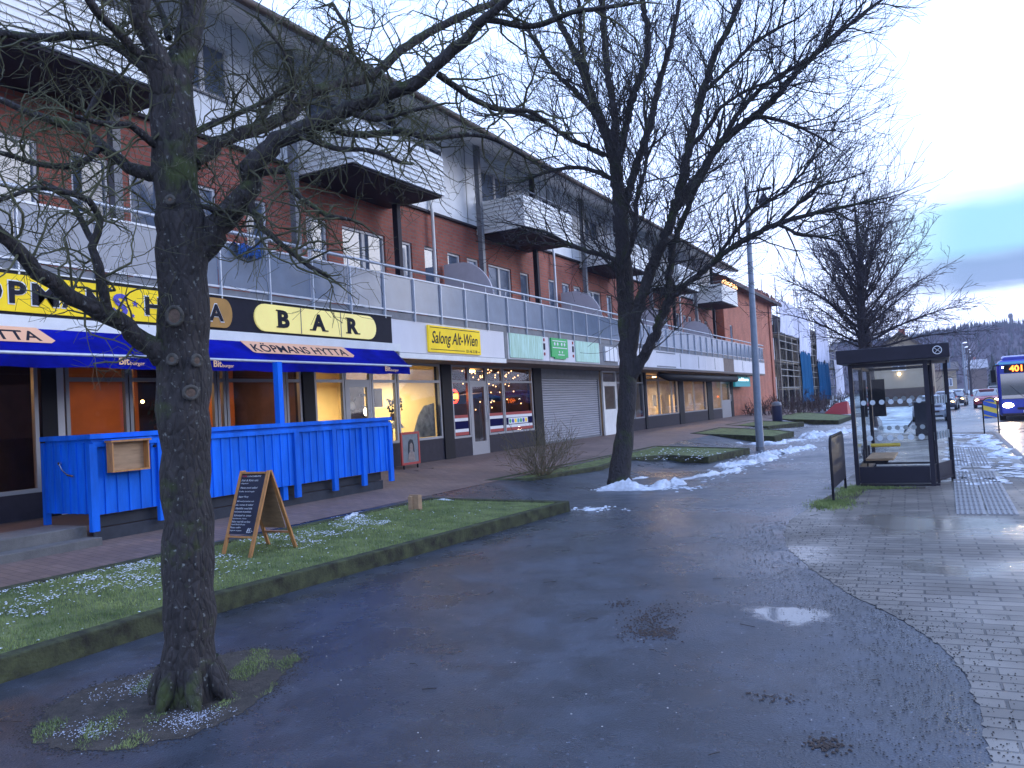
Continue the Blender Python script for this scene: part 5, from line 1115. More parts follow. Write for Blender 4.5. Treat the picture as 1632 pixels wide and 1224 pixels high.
st3 = dict(seg=.28, crook=.10, up=.04, rmin=.0062, dens=3.3, lev=2, ang=(18, 50), lr=(.42, .72), maxr=.15, z0=3.6, space=.14, ang0=(18, 55), len0=(.5, 1.25), r0=.02)
n3 = wild_tree('street_tree', 'round-crowned bare tree behind the bus shelter with fine purple twigs', (-3.08, 39.88, -.1), 11.0, 7, 44, .28, 4.0, M['bark_far'], st3, .33, 'bare street trees')
print('twig segments', n1, n2, n3)
# distant trees
stf = dict(seg=.8, crook=.1, up=.06, rmin=.02, dens=.8, lev=1, ang=(18, 45), lr=(.45, .75), maxr=.3, z0=3, space=.7, ang0=(22, 55), len0=(1.2, 2.6), r0=.04)
org()
for i, (x, y, h, lab) in enumerate(((3.4, 140, 9, 'bare tree by the distant street lamps on the left'), (-8, 98, 13, 'tall bare tree behind the bus shelter roof'), (-1.5, 112, 9, 'low bushy bare tree beyond the parked cars'))):
    wild_tree('bare_tree', lab, (x, y, -.2), h, 30 + i, 14, .16, h * .34, M['bark_far'], stf, .3)
org()

# shrub in the second bed
sh = thing('bare_shrub', 'loose bare shrub in the grass bed left of the second tree', 'shrub', (-7.75, 15.6, .26))
T = Twigs(77); sts = dict(seg=.12, crook=.16, up=.05, rmin=.0028, dens=6, lev=2, ang=(15, 45), lr=(.35, .65))
for k in range(52):
    a = rng.uniform(0, 2 * pi); el = R(rng.uniform(20, 80)); T.grow(Vector((-7.75 + .12 * cos(a), 15.6 + .12 * sin(a), .24)), Vector((cos(a) * cos(el), sin(a) * cos(el), sin(el))), rng.uniform(.55, .95), .009, 2, sts)
T.b.build('twigs', M['twig'], sh)
b = MB()
for k in range(170):
    a = rng.uniform(0, 6.3); rr = rng.uniform(.1, .75); x = -7.75 + rr * cos(a); y = 15.6 + rr * sin(a); z = .3 + rng.uniform(0, .6); b.add([(x, y, z), (x + .03, y + .01, z + .01), (x + .01, y + .02, z + .035)], [(0, 1, 2)])
tag(b.build('dry_leaves', mat('dry_brown_leaf', (.16, .10, .055), .9), sh), kind='stuff')
# wooden stub
st_ = thing('wooden_stub', 'short split wooden stub standing in the front lawn bed', 'stake', (-7.35, 10.3, .22))
b = MB(); b.box(-7.40, -7.34, 10.24, 10.30, .15, .46); b.box(-7.30, -7.25, 10.34, 10.40, .15, .47); b.build('stake', M['woodbox'], st_, bevel=.005); b = MB(); b.box(-7.42, -7.25, 10.30, 10.34, .26, .48); b.build('crosspiece', M['woodbox'], st_)
# hedge rows near the far corner: countable bare shrubs
def hedge(loc, h, w, seed, label):
    t = thing('bare_shrub', label, 'shrub', loc, 'bare shrubs in front of the far brick wall'); T = Twigs(seed); s2 = dict(seg=.25, crook=.18, up=.1, rmin=.009, dens=4.0, lev=2, ang=(15, 50), lr=(.4, .7))
    r = random.Random(seed)
    for k in range(16):
        a = r.uniform(0, 6.3); el = R(r.uniform(45, 88)); T.grow(Vector((loc[0] + r.uniform(-w, w) * .35, loc[1] + r.uniform(-w, w) * .35, loc[2])), Vector((cos(a) * cos(el), sin(a) * cos(el), sin(el))), h * r.uniform(.5, .85), .02, 2, s2)
    T.b.build('twigs', M['hedge'], t)
HL = ['first bare shrub from the end of the shop row', 'second bare shrub from the end of the shop row', 'third bare shrub from the end of the shop row', 'bare shrub just left of the blue litter bin', 'bare shrub just right of the blue litter bin', 'bare shrub below the left edge of the near blue net', 'bare shrub below the near blue net', 'bare shrub between the two blue nets', 'bare shrub below the far blue net', 'bare shrub right of the far blue net', 'last bare shrub behind the red tarpaulin heap']
for i, lab in enumerate(HL):
    f = i / (len(HL) - 1); hedge((-10.2 + 3.2 * f, 50 + 17 * f, .25), 1.25 + .2 * sin(i * 2), 1.4, 200 + i, lab)
org()
# ================================================================== furniture
# chalkboard A-frame
t = thing('chalkboard_sign', 'varnished pine A-frame chalkboard with handwritten menu on the lawn', 'menu board', (-7.1, 6.95, .22))
def leg(a, c, w=.045, d=.022): b = MB(); b.bar(a, c, w, d, up=(0, 1, 0)); return b.build('leg', M['wood'], t)
zt = 1.16; yb = 6.96; yf = 6.60; yk = 7.28; zf = .20
xl, xr = -7.42, -6.95
def fr(x, s, side='f'): # point on the front or rear frame, s from bottom 0 to top 1
    y = (yf if side == 'f' else yk) * (1 - s) + (yb + (-.012 if side == 'f' else .012)) * s; return Vector((x, y, zf + (zt - zf) * s))
for x in (xl + .022, xr - .022): leg(fr(x, 0), fr(x, 1)); leg(fr(x, 0, 'k') + Vector((.05, 0, 0)), fr(x, 1, 'k'))
b = MB(); b.bar(fr(xl + .045, .975), fr(xr - .045, .975), .05, .022, up=(0, .2, 1)); b.build('frame_rail', M['wood'], t); b = MB(); b.bar(fr(xl + .045, .24), fr(xr - .045, .24), .05, .022, up=(0, .2, 1)); b.build('frame_rail', M['wood'], t)
b = MB(); b.bar(fr(xl + .045, .97, 'k'), fr(xr - .045, .97, 'k'), .05, .02); b.bar(fr(xl + .095, .22, 'k'), fr(xr, .22, 'k'), .06, .02); b.build('rear_rail', M['wood'], t)
def panel(side, off, m, nm):
    b = MB(); a = fr(xl + .045, .27, side); c = fr(xr - .045, .27, side); d = fr(xr - .045, .955, side); e_ = fr(xl + .045, .955, side); n = (c - a).cross(e_ - a).normalized() * off
    k = .006 if side == 'f' else -.006; n2 = (c - a).cross(e_ - a).normalized() * .006
    v = [q + n for q in (a, c, d, e_)] + [q + n - n2 for q in (a, c, d, e_)]; b.add(v, [(0, 1, 2, 3), (7, 6, 5, 4), (0, 4, 5, 1), (1, 5, 6, 2), (2, 6, 7, 3), (3, 7, 4, 0)]); return b.build(nm, m, t)
panel('f', .008, M['chalk'], 'blackboard'); panel('k', -.0, M['woodbox'], 'rear_panel')
u = (fr(0, 1) - fr(0, 0)).normalized(); nrm = Vector((1, 0, 0)).cross(u).normalized()
def bframe(x, s):
    p = fr(x, s) + nrm * .0095; return Matrix(((1, u.x, nrm.x, p.x), (0, u.y, nrm.y, p.y), (0, u.z, nrm.z, p.z), (0, 0, 0, 1)))
text('red_heading', 'VI HAR', M['chalkred'], t, .07, .022, bframe(xl + .06, .925), .001)
rows = [('LUNCHBUFFÉ', .925, .22, .024, .14), ('Fisk & Kött rätt', .875, .27, .022, .06), ('dagens', .84, .12, .018, .06), ('Pasta med sallad', .79, .27, .02, .07), ('Kaffe, bröd ingår', .745, .25, .018, .06),
        ('Super Meny', .68, .16, .026, .07), ('Biff med pommes och', .63, .27, .022, .06), ('sås, tomat & sallad', .59, .28, .022, .05), ('Fläskfilé med lök', .55, .27, .022, .06), ('med potatis & gräddsås', .51, .27, .022, .05),
        ('Schnitzel m. ärtor', .47, .28, .022, .06), ('kaprisssmör, citron', .435, .22, .018, .05), ('Räkor med dill och lime', .40, .29, .02, .05), ('med bröd & ost', .37, .22, .018, .05), ('Pizza valfri', .335, .17, .018, .04), ('Dagens soppa', .30, .2, .018, .03)]
for s, q, w, h, dx in rows: text('chalk_lettering', s, M['chalkwhite'], t, w, h, bframe(xl + dx, q), .001, shear=.3)
text('price', '85:-', M['chalkwhite'], t, .09, .055, bframe(xr - .155, .285), .001, shear=.3)
# poster stand by the salon
t = thing('poster_stand', 'small red-framed pavement poster stand with a portrait outside the salon', 'poster stand', (-10.55, 14.8, .52))
b = MB()
X = -10.55; y0, y1 = 14.45, 15.15
b.box(X - .02, X + .01, y0, y0 + .05, .62, 1.34); b.box(X - .02, X + .01, y1 - .05, y1, .62, 1.34); b.box(X - .02, X + .01, y0 + .05, y1 - .05, 1.29, 1.34); b.box(X - .02, X + .01, y0 + .05, y1 - .05, .62, .67); b.build('frame', M['red'], t)
b = MB(); b.box(X - .01, X, y0 + .05, y1 - .05, .67, 1.29); b.build('poster', mat('grey_blue_poster', (.11, .14, .17), .4, noise=.3), t)
b = MB(); b.disc((X + .003, 14.82, 1.03), .09, 'x', .004, 16, 1.3); b.prism([(14.68, .70), (14.98, .70), (14.92, .88), (14.84, .93), (14.78, .9), (14.72, .86)], 'x', X + .001, X + .004); b.build('portrait', mat('muted_portrait', (.19, .15, .14), .5, noise=.4, nscale=14), t)
b = MB(); b.prism([(14.70, .85), (14.73, 1.12), (14.80, 1.18), (14.89, 1.16), (14.93, 1.05), (14.94, .88), (14.9, .9), (14.89, 1.05), (14.83, 1.11), (14.77, 1.06), (14.75, .9)], 'x', X + .005, X + .008); b.build('portrait_hair', M['coat'], t)
for y in (y0 + .08, y1 - .1): b = MB(); b.box(X - .03, X + .0, y, y + .03, .52, .62); b.build('leg', M['black'], t)
b = MB(); b.bar((X - .02, y0, .50), (X + .35, y0 + .1, .49), .05, .02); b.bar((X - .02, y1 - .1, .50), (X + .35, y1, .49), .05, .02); b.build('foot', M['black'], t)
# lamp post
t = thing('street_lamp', 'tall grey lamp post with lantern on a short arm standing in snow', 'street lamp', (-5.15, 25.66, 0))
b = MB(); b.tube([(-5.15, 25.66, -.1), (-5.15, 25.66, 1.0), (-5.10, 25.66, 4.3), (-5.05, 25.66, 8.2)], [.125, .12, .095, .065], 16); b.build('pole', M['pole'], t)
b = MB(); b.tube([(-5.15, 25.66, 0), (-5.15, 25.66, .12)], .14, 16); b.build('collar', M['grey_trim'], t)
b = MB(); b.tube([(-5.05, 25.66, 8.02), (-4.35, 25.7, 8.03)], .03, 8); b.tube([(-5.05, 25.66, 7.7), (-4.75, 25.68, 8.0)], .015, 6); b.box(-4.62, -4.3, 25.62, 25.78, 8.03, 8.08); b.build('arm', M['dark_trim'], t)
b = MB(); b.tube([(-4.55, 25.7, 8.0), (-4.55, 25.7, 7.88)], .03, 8); b.tube([(-4.55, 25.7, 7.9), (-4.55, 25.7, 7.8), (-4.55, 25.7, 7.66)], [.06, .10, .20], 10); b.build('lantern', M['dark_trim'], t)
b = MB(); b.tube([(-4.55, 25.7, 7.655), (-4.55, 25.7, 7.5)], [.18, .14], 10); b.build('lantern_glass', M['pane'], t)
# litter bin
t = thing('litter_bin', 'dark blue round litter bin at the edge of the grass bed', 'litter bin', (-7.95, 44.5, .2))
b = MB(); b.tube([(-7.95, 44.5, .15), (-7.95, 44.5, .25), (-7.95, 44.5, 1.1)], [.22, .26, .26], 18); b.build('body', mat('navy_bin_paint', (.012, .018, .06), .4), t)
b = MB(); b.tube([(-7.95, 44.5, 1.12), (-7.95, 44.5, 1.26), (-7.95, 44.5, 1.32)], [.27, .24, .1], 18); b.build('lid', M['grey_trim'], t)
# black panel board
t = thing('black_panel', 'dark rounded board standing in moss left of the bus shelter', 'panel', (-1.6, 14.0, 0))
b = MB(); P = [(13.2, .22), (14.85, .22), (14.85, .86)] + [(14.73 + .12 * cos(R(a)), .88 + .10 * sin(R(a))) for a in range(0, 91, 18)] + [(13.32 - .12 * sin(R(a)), .88 + .10 * cos(R(a))) for a in range(0, 91, 18)]
b.prism(P, 'x', -1.63, -1.59); b.build('board', M['shelter'], t)
b = MB(); b.tube([(-1.61, 13.18, 0)] + [(-1.61, y, z) for y, z in [(13.18, .85), (13.24, .96), (13.32, 1.0), (14.73, 1.0), (14.84, .95), (14.88, .85)]] + [(-1.61, 14.88, 0)], .02, 8); b.build('frame', M['black'], t)

# bus shelter
t = thing('bus_shelter', 'dark framed glass bus shelter with round dots on its panes', 'bus shelter', (-.8, 17, 0))
x0, x1, ya, yc = -1.46, -.28, 15.42, 19.2; zt = 2.14
def post(x, y, w=.07): b = MB(); b.box(x - w / 2, x + w / 2, y - w / 2, y + w / 2, 0, zt); b.build('post', M['shelter'], t)
for x, y in ((x0, ya), (x1, ya), (x0, yc), (x1, yc), (x0, 17.3)): post(x, y)
post(.02, 16.45, .07); post(-.20, 15.62, .035)
b = MB(); b.box(-1.66, .10, 15.25, 19.45, 2.16, 2.40); b.build('roof', M['shelter'], t, bevel=.012)
b = MB(); b.box(x0, x1, ya - .02, ya + .02, .06, .10); b.box(x0 - .02, x0 + .02, ya, yc, .06, .10); b.box(x0, x1, yc - .02, yc + .02, .06, .1); b.box(x0, x1, ya - .02, ya + .02, zt - .06, zt); b.box(x0, x1, yc - .02, yc + .02, zt - .06, zt); b.box(x0 - .02, x0 + .02, ya + .03, yc, zt - .06, zt); b.bar((x1, ya, .08), (.02, 16.45, .08), .04); b.bar((x1, ya, zt - .03), (.02, 16.45, zt - .03), .05); b.build('rail', M['shelter'], t)
b = MB(); b.box(x0 + .04, x1 - .04, ya - .015, ya + .015, .10, .34); b.build('kick_panel', M['shelter'], t); b = MB(); b.box(x0 - .015, x0 + .015, ya + .04, yc - .04, .10, .34); b.build('kick_panel', M['shelter'], t); b = MB(); b.box(x0 + .03, x1 + .1, ya + .03, yc - .03, 0, .03); b.build('floor_shade', M['dark_trim'], t)  # dark sheet on the floor: the shelter's inner shadow put in as colour
b = MB(); b.bar((x1, ya, .23), (.02, 16.45, .23), .02, .26); b.build('kick_panel', M['shelter'], t)
def gp(a, c, z0=.34, z1=zt - .06):
    b = MB(); b.quad((a[0], a[1], z0), (c[0], c[1], z0), (c[0], c[1], z1), (a[0], a[1], z1)); return b.build('pane', M['shelter_glass'], t)
g1 = gp((x0 + .035, ya), (x1 - .035, ya)); g2 = gp((x0, ya + .05), (x0, 17.26)); g3 = gp((x0, 17.34), (x0, yc - .05)); g4 = gp((x0 + .04, yc), (x1 - .04, yc)); g5 = gp((x1 + .03, ya + .11), (.0, 16.40), .36)
M['dot'] = mat('frosted_dot', (.5, .56, .6), .6)
for i in range(7): b = MB(); b.disc((x0 + .18 + i * .145 * 1.0, ya - .006, 1.46), .044, 'y', .004, 18); b.build('dot', M['dot'], g1)
for i in range(6): b = MB(); b.disc((x0 + .24 + i * .162, ya - .006, .84), .05, 'y', .004, 18); b.build('dot', M['dot'], g1)
for z in (1.46, .84):
    for i in range(6): b = MB(); b.disc((x0 + .18 + i * .16, yc - .006, z), .05, 'y', .004, 18); b.build('dot', M['dot'], g4)
b = MB()
for f in (.2, .35, .5, .65, .8, .92):
    px = x1 + .02 + (0 - x1) * f; py = ya + .06 + (16.42 - ya) * f
    for z in (1.46, .84): b.bar((px - .004, py - .0, z - .08), (px - .004, py, z + .06), .03, .012, up=(.3, 1, 0))
b.build('stripes', M['dot'], g5)
b = MB(); b.box(-1.36, -.90, 16.0, 17.5, .40, .44)
bn = b.build('bench_seat', M['woodbox'], t, bevel=.006)
b = MB()
for y in (16.2, 17.3): b.box(-1.40, -1.0, y, y + .04, .34, .397); b.box(-1.42, -1.38, y, y + .04, .34, .60)
b.build('bench_bracket', M['shelter'], t)
b = MB(); b.tube([(-1.38, 17.55, .58), (-.85, 17.55, .58)], .035, 8); b.build('bench_back_rail', M['signyellow'], t)
b = MB(); b.box(-1.40, -1.15, 19.12, 19.18, 1.1, 1.9); b.build('timetable_case', M['shelter'], t)
# emblem: ring with two crossing swooshes
b = MB(); ex, ez, ey = -.08, 2.285, 15.243
b.tube([(ex + .065 * cos(k * pi / 12), ey, ez + .065 * sin(k * pi / 12)) for k in range(25)], .007, 5); b.bar((ex - .05, ey, ez + .045), (ex + .01, ey, ez - .01), .02, .006); b.bar((ex + .05, ey, ez + .04), (ex + .0, ey, ez - .005), .02, .006); b.bar((ex + .0, ey, ez - .0), (ex - .035, ey, ez - .045), .018, .006); b.bar((ex + .01, ey, ez - .005), (ex + .045, ey, ez - .04), .018, .006)
b.build('emblem', M['white'], t)
b = MB()
for i in range(0, 1): pass
# striped marker
t = thing('striped_marker', 'upright sign with blue and yellow diagonal stripes at the kerb end', 'road sign', (1.2, 31, 0))
b = MB(); b.tube([(1.04, 31, 0), (1.04, 31, .95)], .022, 8); b.tube([(1.46, 31, 0), (1.46, 31, .95)], .022, 8); b.build('post', M['black'], t)
def arch(x, z, hw=.2, zt=1.02): return True
b = MB(); P = [(1.06, .50), (1.44, .50), (1.44, 1.0)] + [(1.25 + .19 * cos(R(a)), 1.0 + .17 * sin(R(a))) for a in range(15, 180, 15)] + [(1.06, 1.0)]; b.prism(P, 'y', 30.985, 31.015); b.build('plate', M['signyellow'], t)
b = MB(); b.tube([(1.05, 31, .49), (1.05, 31, 1.0)] + [(1.25 + .20 * cos(R(a)), 31, 1.0 + .19 * sin(R(a))) for a in range(165, 0, -15)] + [(1.45, 31, 1.0), (1.45, 31, .49)], .015, 6); b.build('rim', M['black'], t)
b = MB()
for z in (.52, .82): b.prism([(1.065, z + .13), (1.435, z), (1.435, z + .13), (1.065, z + .27)], 'y', 30.975, 30.983)
b.prism([(1.065, .505), (1.43, .505), (1.065, .60)][:3], 'y', 30.975, 30.983); b.prism([(1.09, 1.09), (1.40, 1.02), (1.36, 1.12), (1.25, 1.16), (1.14, 1.13)], 'y', 30.975, 30.983); b.build('blue_stripe', M['signblue2'], t)
# bus stop flag
t = thing('bus_stop_sign', 'plain pale sign plate on a slim pole just behind the bus shelter', 'bus stop sign', (.05, 31, 0))
b = MB(); b.tube([(.05, 31, 0), (.05, 31, 2.7)], .03, 8); b.build('pole', M['pole'], t); b = MB(); b.box(-.1, .2, 30.97, 31.03, 2.25, 2.7); b.build('plate', M['pole'], t); b = MB(); b.box(-.1, .2, 30.96, 30.968, 2.6, 2.7); b.build('header', M['white_board'], t)

# red tarpaulin heap
b = MB(); org(-6.4, 57.5, .2)
b.add([(-7.3, 57, .15), (-5.7, 56.8, .15), (-5.6, 58.3, .15), (-7.3, 58.4, .15), (-6.5, 57.3, .85), (-5.75, 57.2, 1.0), (-5.75, 58, .95), (-6.5, 58, .9)], [(0, 1, 5, 4), (1, 2, 6, 5), (2, 3, 7, 6), (3, 0, 4, 7), (4, 5, 6, 7)])
tag(b.build('red_tarpaulin', M['red']), 'bright red covered heap beside the bare shrubs', 'tarpaulin'); org()

# ================================================================== side building and scaffolded block
t = thing('brick_side_building', 'orange brick block with brown tiled eave beyond the shop row', 'building', (-11, 55, 0))
b = MB(); wall_holes(b, -11.05, 47.25, 62.2, 0, 8.45, [(48.6, 49.3, 4.3, 6.0)]); b.quad((-11.05, 62.2, 0), (-16, 62.2, 0), (-16, 62.2, 8.45), (-11.05, 62.2, 8.45)); b.quad((-16, 47.25, 3.9), (-11.05, 47.25, 3.9), (-11.05, 47.25, 8.45), (-16, 47.25, 9.5)); b.build('brick_wall', M['brick_far'], t)
window((48.6, 49.3, 4.3, 6.0), -11.05, t)
b = MB()
for z in (1.4, 4.3, 6.9): b.box(-11.2, -11.02, 62.21, 62.35, z, z + 1.6)
b.build('corner_window', M['frame_white'], t)
b = MB(); b.prism([(-10.45, 8.34), (-10.45, 8.52), (-16, 11.2), (-16, 8.34)], 'y', 46.6, 63.2); b.build('roof', M['rooftile'], t)
b = MB(); b.box(-10.52, -10.40, 46.5, 63.25, 8.24, 8.42); b.build('gutter', M['dark_trim'], t)
b = MB(); rr = random.Random(3)
for k in range(70): y = rr.uniform(54, 63); b.box(-10.9, -10.85, y, y + .12, 8.6, 8.8 + rr.uniform(0, .25))
b.build('roof_tile_stack', M['rooftile'], t)
b = MB(); b.box(-11.04, -10.96, 60.9, 61.02, 0, 8.2); b.build('downpipe', M['brick_far'], t)

t = thing('scaffolded_block', 'boarded three-storey block behind scaffolding under renovation', 'building', (-12, 80, 0))
b = MB(); b.box(-24, -12.3, 63.5, 104, 0, 8.4); b.build('wall', M['slats'], t)
b = MB()
rr = random.Random(6)
for k in range(14):
    y = 64.5 + k * 2.6
    for z in (1.0, 3.8, 6.3):
        if rr.random() < .8: b = MB(); b.box(-12.3, -12.26, y, y + .9, z, z + 1.5); b.build('window_opening', M['dark_trim'], t)
b = MB(); 
for k in range(55): y = 64 + k * .72; b.box(-12.26, -12.2, y, y + .12, rr.uniform(.2, 4), rr.uniform(4.5, 8.2))
b.build('batten', M['plank'], t)
sc = thing('scaffolding', 'grey tube scaffolding with plank decks in front of the boarded block', 'scaffolding', (-11.3, 80, 0))
b = MB()
for k in range(14):
    y = 63.8 + k * 2.9
    for x in (-10.9, -11.9): b.tube([(x, y, -.2), (x, y, 9.3 if k % 3 else 10.6)], .035, 5)
    for z in (2.2, 4.3, 6.4): b.tube([(-10.9, y, z), (-11.9, y, z)], .03, 4)
b.build('upright', M['tube'], sc)
b = MB()
for z in (2.2, 3.1, 3.6, 4.3, 5.2, 5.8, 6.4, 7.4, 7.9): b.tube([(-10.88, 63.8, z), (-10.88, 101.5, z)], .035, 4)
b.build('ledger', M['tube'], sc)
b = MB()
for z in (2.1, 4.2, 6.3): b.box(-11.8, -10.95, 63.8, 101.5, z - .05, z)
b.build('deck', M['plank'], sc)
def drape(nm, m, y0, y1, z0, z1, label=None, jag=.0):
    b = MB(); n = 26; rr = random.Random(int(y0)); vs = []; K = 10
    for i in range(n + 1):
        y = y0 + (y1 - y0) * i / n; zz0 = z0 + jag * rr.uniform(-.5, .5)
        for k in range(K + 1):
            f = k / K; vs.append((-10.78 + .07 * sin(i * 1.3 + f * 2) + .05 * sin(i * .5 + 4 * f), y, zz0 + (z1 - zz0) * f))
    b.add(vs, [(i * (K + 1) + k, (i + 1) * (K + 1) + k, (i + 1) * (K + 1) + k + 1, i * (K + 1) + k + 1) for i in range(n) for k in range(K)], True)
    org(-10.78, (y0 + y1) / 2, z0); b.v = [(a, c, d) for a, c, d in b.v]; o = b.build(nm, m); tag(o, label, 'tarpaulin' if m is M['scaf_white'] else 'net'); org(); return o
drape('scaffold_net', M['scaf_net'], 72.6, 79.0, .9, 5.3, 'near blue net hung on the scaffolding', .1)
drape('scaffold_net', M['scaf_net'], 83.0, 92.0, .9, 4.7, 'far blue net hung on the scaffolding', .1)
drape('scaffold_sheet', M['scaf_white'], 63.8, 72.4, 6.4, 9.0, 'grey-white plastic sheet over the top left corner of the scaffolding')
drape('scaffold_sheet', M['scaf_white'], 72.6, 79.2, 5.25, 9.0, 'white plastic sheet directly above the near blue net', .8)
drape('scaffold_sheet', M['scaf_white'], 83.0, 92.4, 4.65, 9.2, 'white plastic sheet directly above the far blue net', .9)
drape('scaffold_sheet', M['scaf_white'], 96.5, 105, .8, 5.2, 'low white plastic sheet at the far end of the scaffolding', .3)

# ================================================================== houses in the distance
def house(name, label, x0, x1, y0, y1, z0, ze, zr, wallm, roofm, gable='y', wins=()):
    t = thing(name, label, 'house', ((x0 + x1) / 2, (y0 + y1) / 2, z0), None); b = MB(); xm = (x0 + x1) / 2; ym = (y0 + y1) / 2
    if gable == 'y': b.prism([(x0, z0), (x1, z0), (x1, ze), (xm, zr), (x0, ze)], 'y', y0, y1)
    else: b.prism([(y0, z0), (y1, z0), (y1, ze), (ym, zr), (y0, ze)], 'x', x0, x1)
    b.build('wall', wallm, t); o = .45; b = MB(); k = (zr - ze)
    if gable == 'y':
        s = k / (xm - x0); b.prism([(x0 - o, ze - s * o + .03), (xm, zr + .03), (x1 + o, ze - s * o + .03), (x1 + o, ze - s * o + .25), (xm, zr + .27), (x0 - o, ze - s * o + .25)], 'y', y0 - o, y1 + o)
    else:
        s = k / (ym - y0); b.prism([(y0 - o, ze - s * o + .03), (ym, zr + .03), (y1 + o, ze - s * o + .03), (y1 + o, ze - s * o + .25), (ym, zr + .27), (y0 - o, ze - s * o + .25)], 'x', x0 - o, x1 + o)
    rf = b.build('roof', roofm, t); b = MB(); b.box(xm - .3, xm + .3, ym, ym + .6, zr - .4, zr + .9); b.build('chimney', M['brick'], rf)
    for (wx, wz, ww, wh) in wins:
        f = MB(); f.box(wx - ww / 2 - .08, wx + ww / 2 + .08, y0 - .06, y0 - .01, wz - .08, wz + wh + .08); w = f.build('window', M['white'], t); p = MB(); p.box(wx - ww / 2, wx - .04, y0 - .075, y0 - .062, wz, wz + wh); p.box(wx + .04, wx + ww / 2, y0 - .075, y0 - .062, wz, wz + wh); p.build('pane', M['pane'], w)
    return t
h = house('gabled_house', 'beige gabled house seen through and above the bus shelter', -6.4, -.9, 88, 100, -.5, 4.9, 6.9, M['plaster'], M['roof'], 'y', [(-3.9, 3.4, 1.1, .6)])
b = MB(); b.sph((-3.9, 87.8, 3.0), .13, 8, 5); b.build('wall_lamp', M['lamp_white'], h)
b = MB(); b.box(-6.4, -.9, 87.90, 87.99, -.5, 1.6); b.build('base_course', mat('brown_base_course', (.10, .065, .05), .9), h)
house('white_house', 'pale house with snowy roof among the distant lamp posts', -1.6, 1.7, 150, 160, -.3, 4.0, 5.2, M['plaster'], M['roof'], 'x', [(.6, 1.5, .8, 1.1)])
house('far_house', 'low distant house with snow-patched roof at the end of the street', 5.0, 10.0, 250, 258, -.3, 5.6, 7.8, mat('brown_far_house', (.14, .10, .08), .8), mat('snowy_roof', (.34, .32, .33), .8, noise=.4, nscale=.6), 'x')
house('street_house', 'grey house behind the blue bus', 15.5, 22, 120, 132, -.3, 4.6, 6.6, M['concrete'], M['roof'], 'y')

# low snowy wall and parked things behind the shelter
t = thing('utility_cabinet', 'dark green-grey cabinet standing beyond the bus shelter', 'cabinet', (-3.0, 30.5, 0)); b = MB(); b.box(-1.0, -.55, 31.0, 31.4, 0, 1.15); b.build('body', M['signdark'], t, bevel=.01); b = MB(); b.box(-1.03, -.52, 30.97, 31.43, 1.15, 1.19); b.build('lid', M['grey_trim'], t)

# ================================================================== hill, wood, water tower
def hillz(x, y):
    d = math.hypot((x - 30) / 520, (y - 640) / 190); 
    return -2 + 37 * max(0, 1 - d ** 2.2) * (.93 + .07 * sin(x * .021 + 1) + .03 * sin(x * .07)) if d < 1 else -2
b = MB(); nx, ny = 60, 20; X0, X1, Y0, Y1 = -480, 560, 450, 830
vs = [(X0 + (X1 - X0) * i / nx, Y0 + (Y1 - Y0) * j / ny, hillz(X0 + (X1 - X0) * i / nx, Y0 + (Y1 - Y0) * j / ny)) for i in range(nx + 1) for j in range(ny + 1)]
b.add(vs, [(i * (ny + 1) + j, (i + 1) * (ny + 1) + j, (i + 1) * (ny + 1) + j + 1, i * (ny + 1) + j + 1) for i in range(nx) for j in range(ny)], True); struct(b.build('hill', M['wood_far']))
rr = random.Random(12); bf = MB(); bw = MB()
def fir(b, x, y, z, h, w):
    n = 5
    for k in range(3):
        zz = z + h * (.08 + .28 * k); ww = w * (1 - .28 * k); a0 = rr.uniform(0, 6)
        ring = [(x + ww * cos(a0 + 2 * pi * i / n), y + ww * sin(a0 + 2 * pi * i / n), zz) for i in range(n)]; b.add(ring + [(x, y, zz + h * .46)], [(i, (i + 1) % n, n) for i in range(n)])
def crown(b, x, y, z, h, w):
    for k in range(13):
        a = rr.uniform(0, 6.3); e_ = rr.uniform(.3, 1.5); l = h * rr.uniform(.5, 1); cx = x + w * .1 * cos(a); cy = y + w * .1 * sin(a)
        tx = x + w * cos(a) * cos(e_); ty = y + w * sin(a) * cos(e_); tzz = z + l; s = w * .22
        b.add([(cx - s * sin(a), cy + s * cos(a), z + h * .25), (cx + s * sin(a), cy - s * cos(a), z + h * .25), (tx, ty, tzz)], [(0, 1, 2)])
for _ in range(7800):
    x = rr.uniform(-140, 190); y = 452 + (rr.random() ** .8) * 200
    z = hillz(x, y); h = rr.uniform(3.0, 5.6)
    top = y > 575
    if rr.random() < (.75 if top else .14): fir(bf, x, y, z, h * rr.uniform(.9, 1.35), h * .2)
    else: crown(bw, x, y, z, h * .9, h * .45)
tag(bf.build('fir_wood', M['fir']), 'dark firs along the crest of the distant wooded hill', 'wood', kind='stuff'); tag(bw.build('leafless_wood', M['wood_far']), 'purple-brown leafless wood covering the distant hillside', 'wood', kind='stuff')
for i, (x, y, h) in enumerate(((10.3, 225, 8.5), (12.4, 215, 7.6), (13.6, 222, 8.8))):
    t = thing('fir_tree', ['narrow dark fir tree left of the street end', 'dark fir tree in the middle of three by the street end', 'tallest dark fir tree beside the blue bus roof'][i], 'tree', (x, y, -.3), 'dark firs at the end of the street')
    b = MB()
    for k in range(9):
        f = k / 9; zz = h * (.1 + .85 * f); w = 1.6 * (1 - f) + .15; n = 11; ring = [(x + w * rr.uniform(.7, 1.15) * cos(2 * pi * q / n), y + w * rr.uniform(.7, 1.15) * sin(2 * pi * q / n), zz - rr.uniform(0, .3)) for q in range(n)]
        b.add(ring + [(x, y, zz + h * .2)], [(q, (q + 1) % n, n) for q in range(n)])
    b.build('crown', M['fir'], t); b = MB(); b.tube([(x, y, -.4), (x, y, h * .5)], .15, 6); b.build('trunk', M['bark_far'], t)
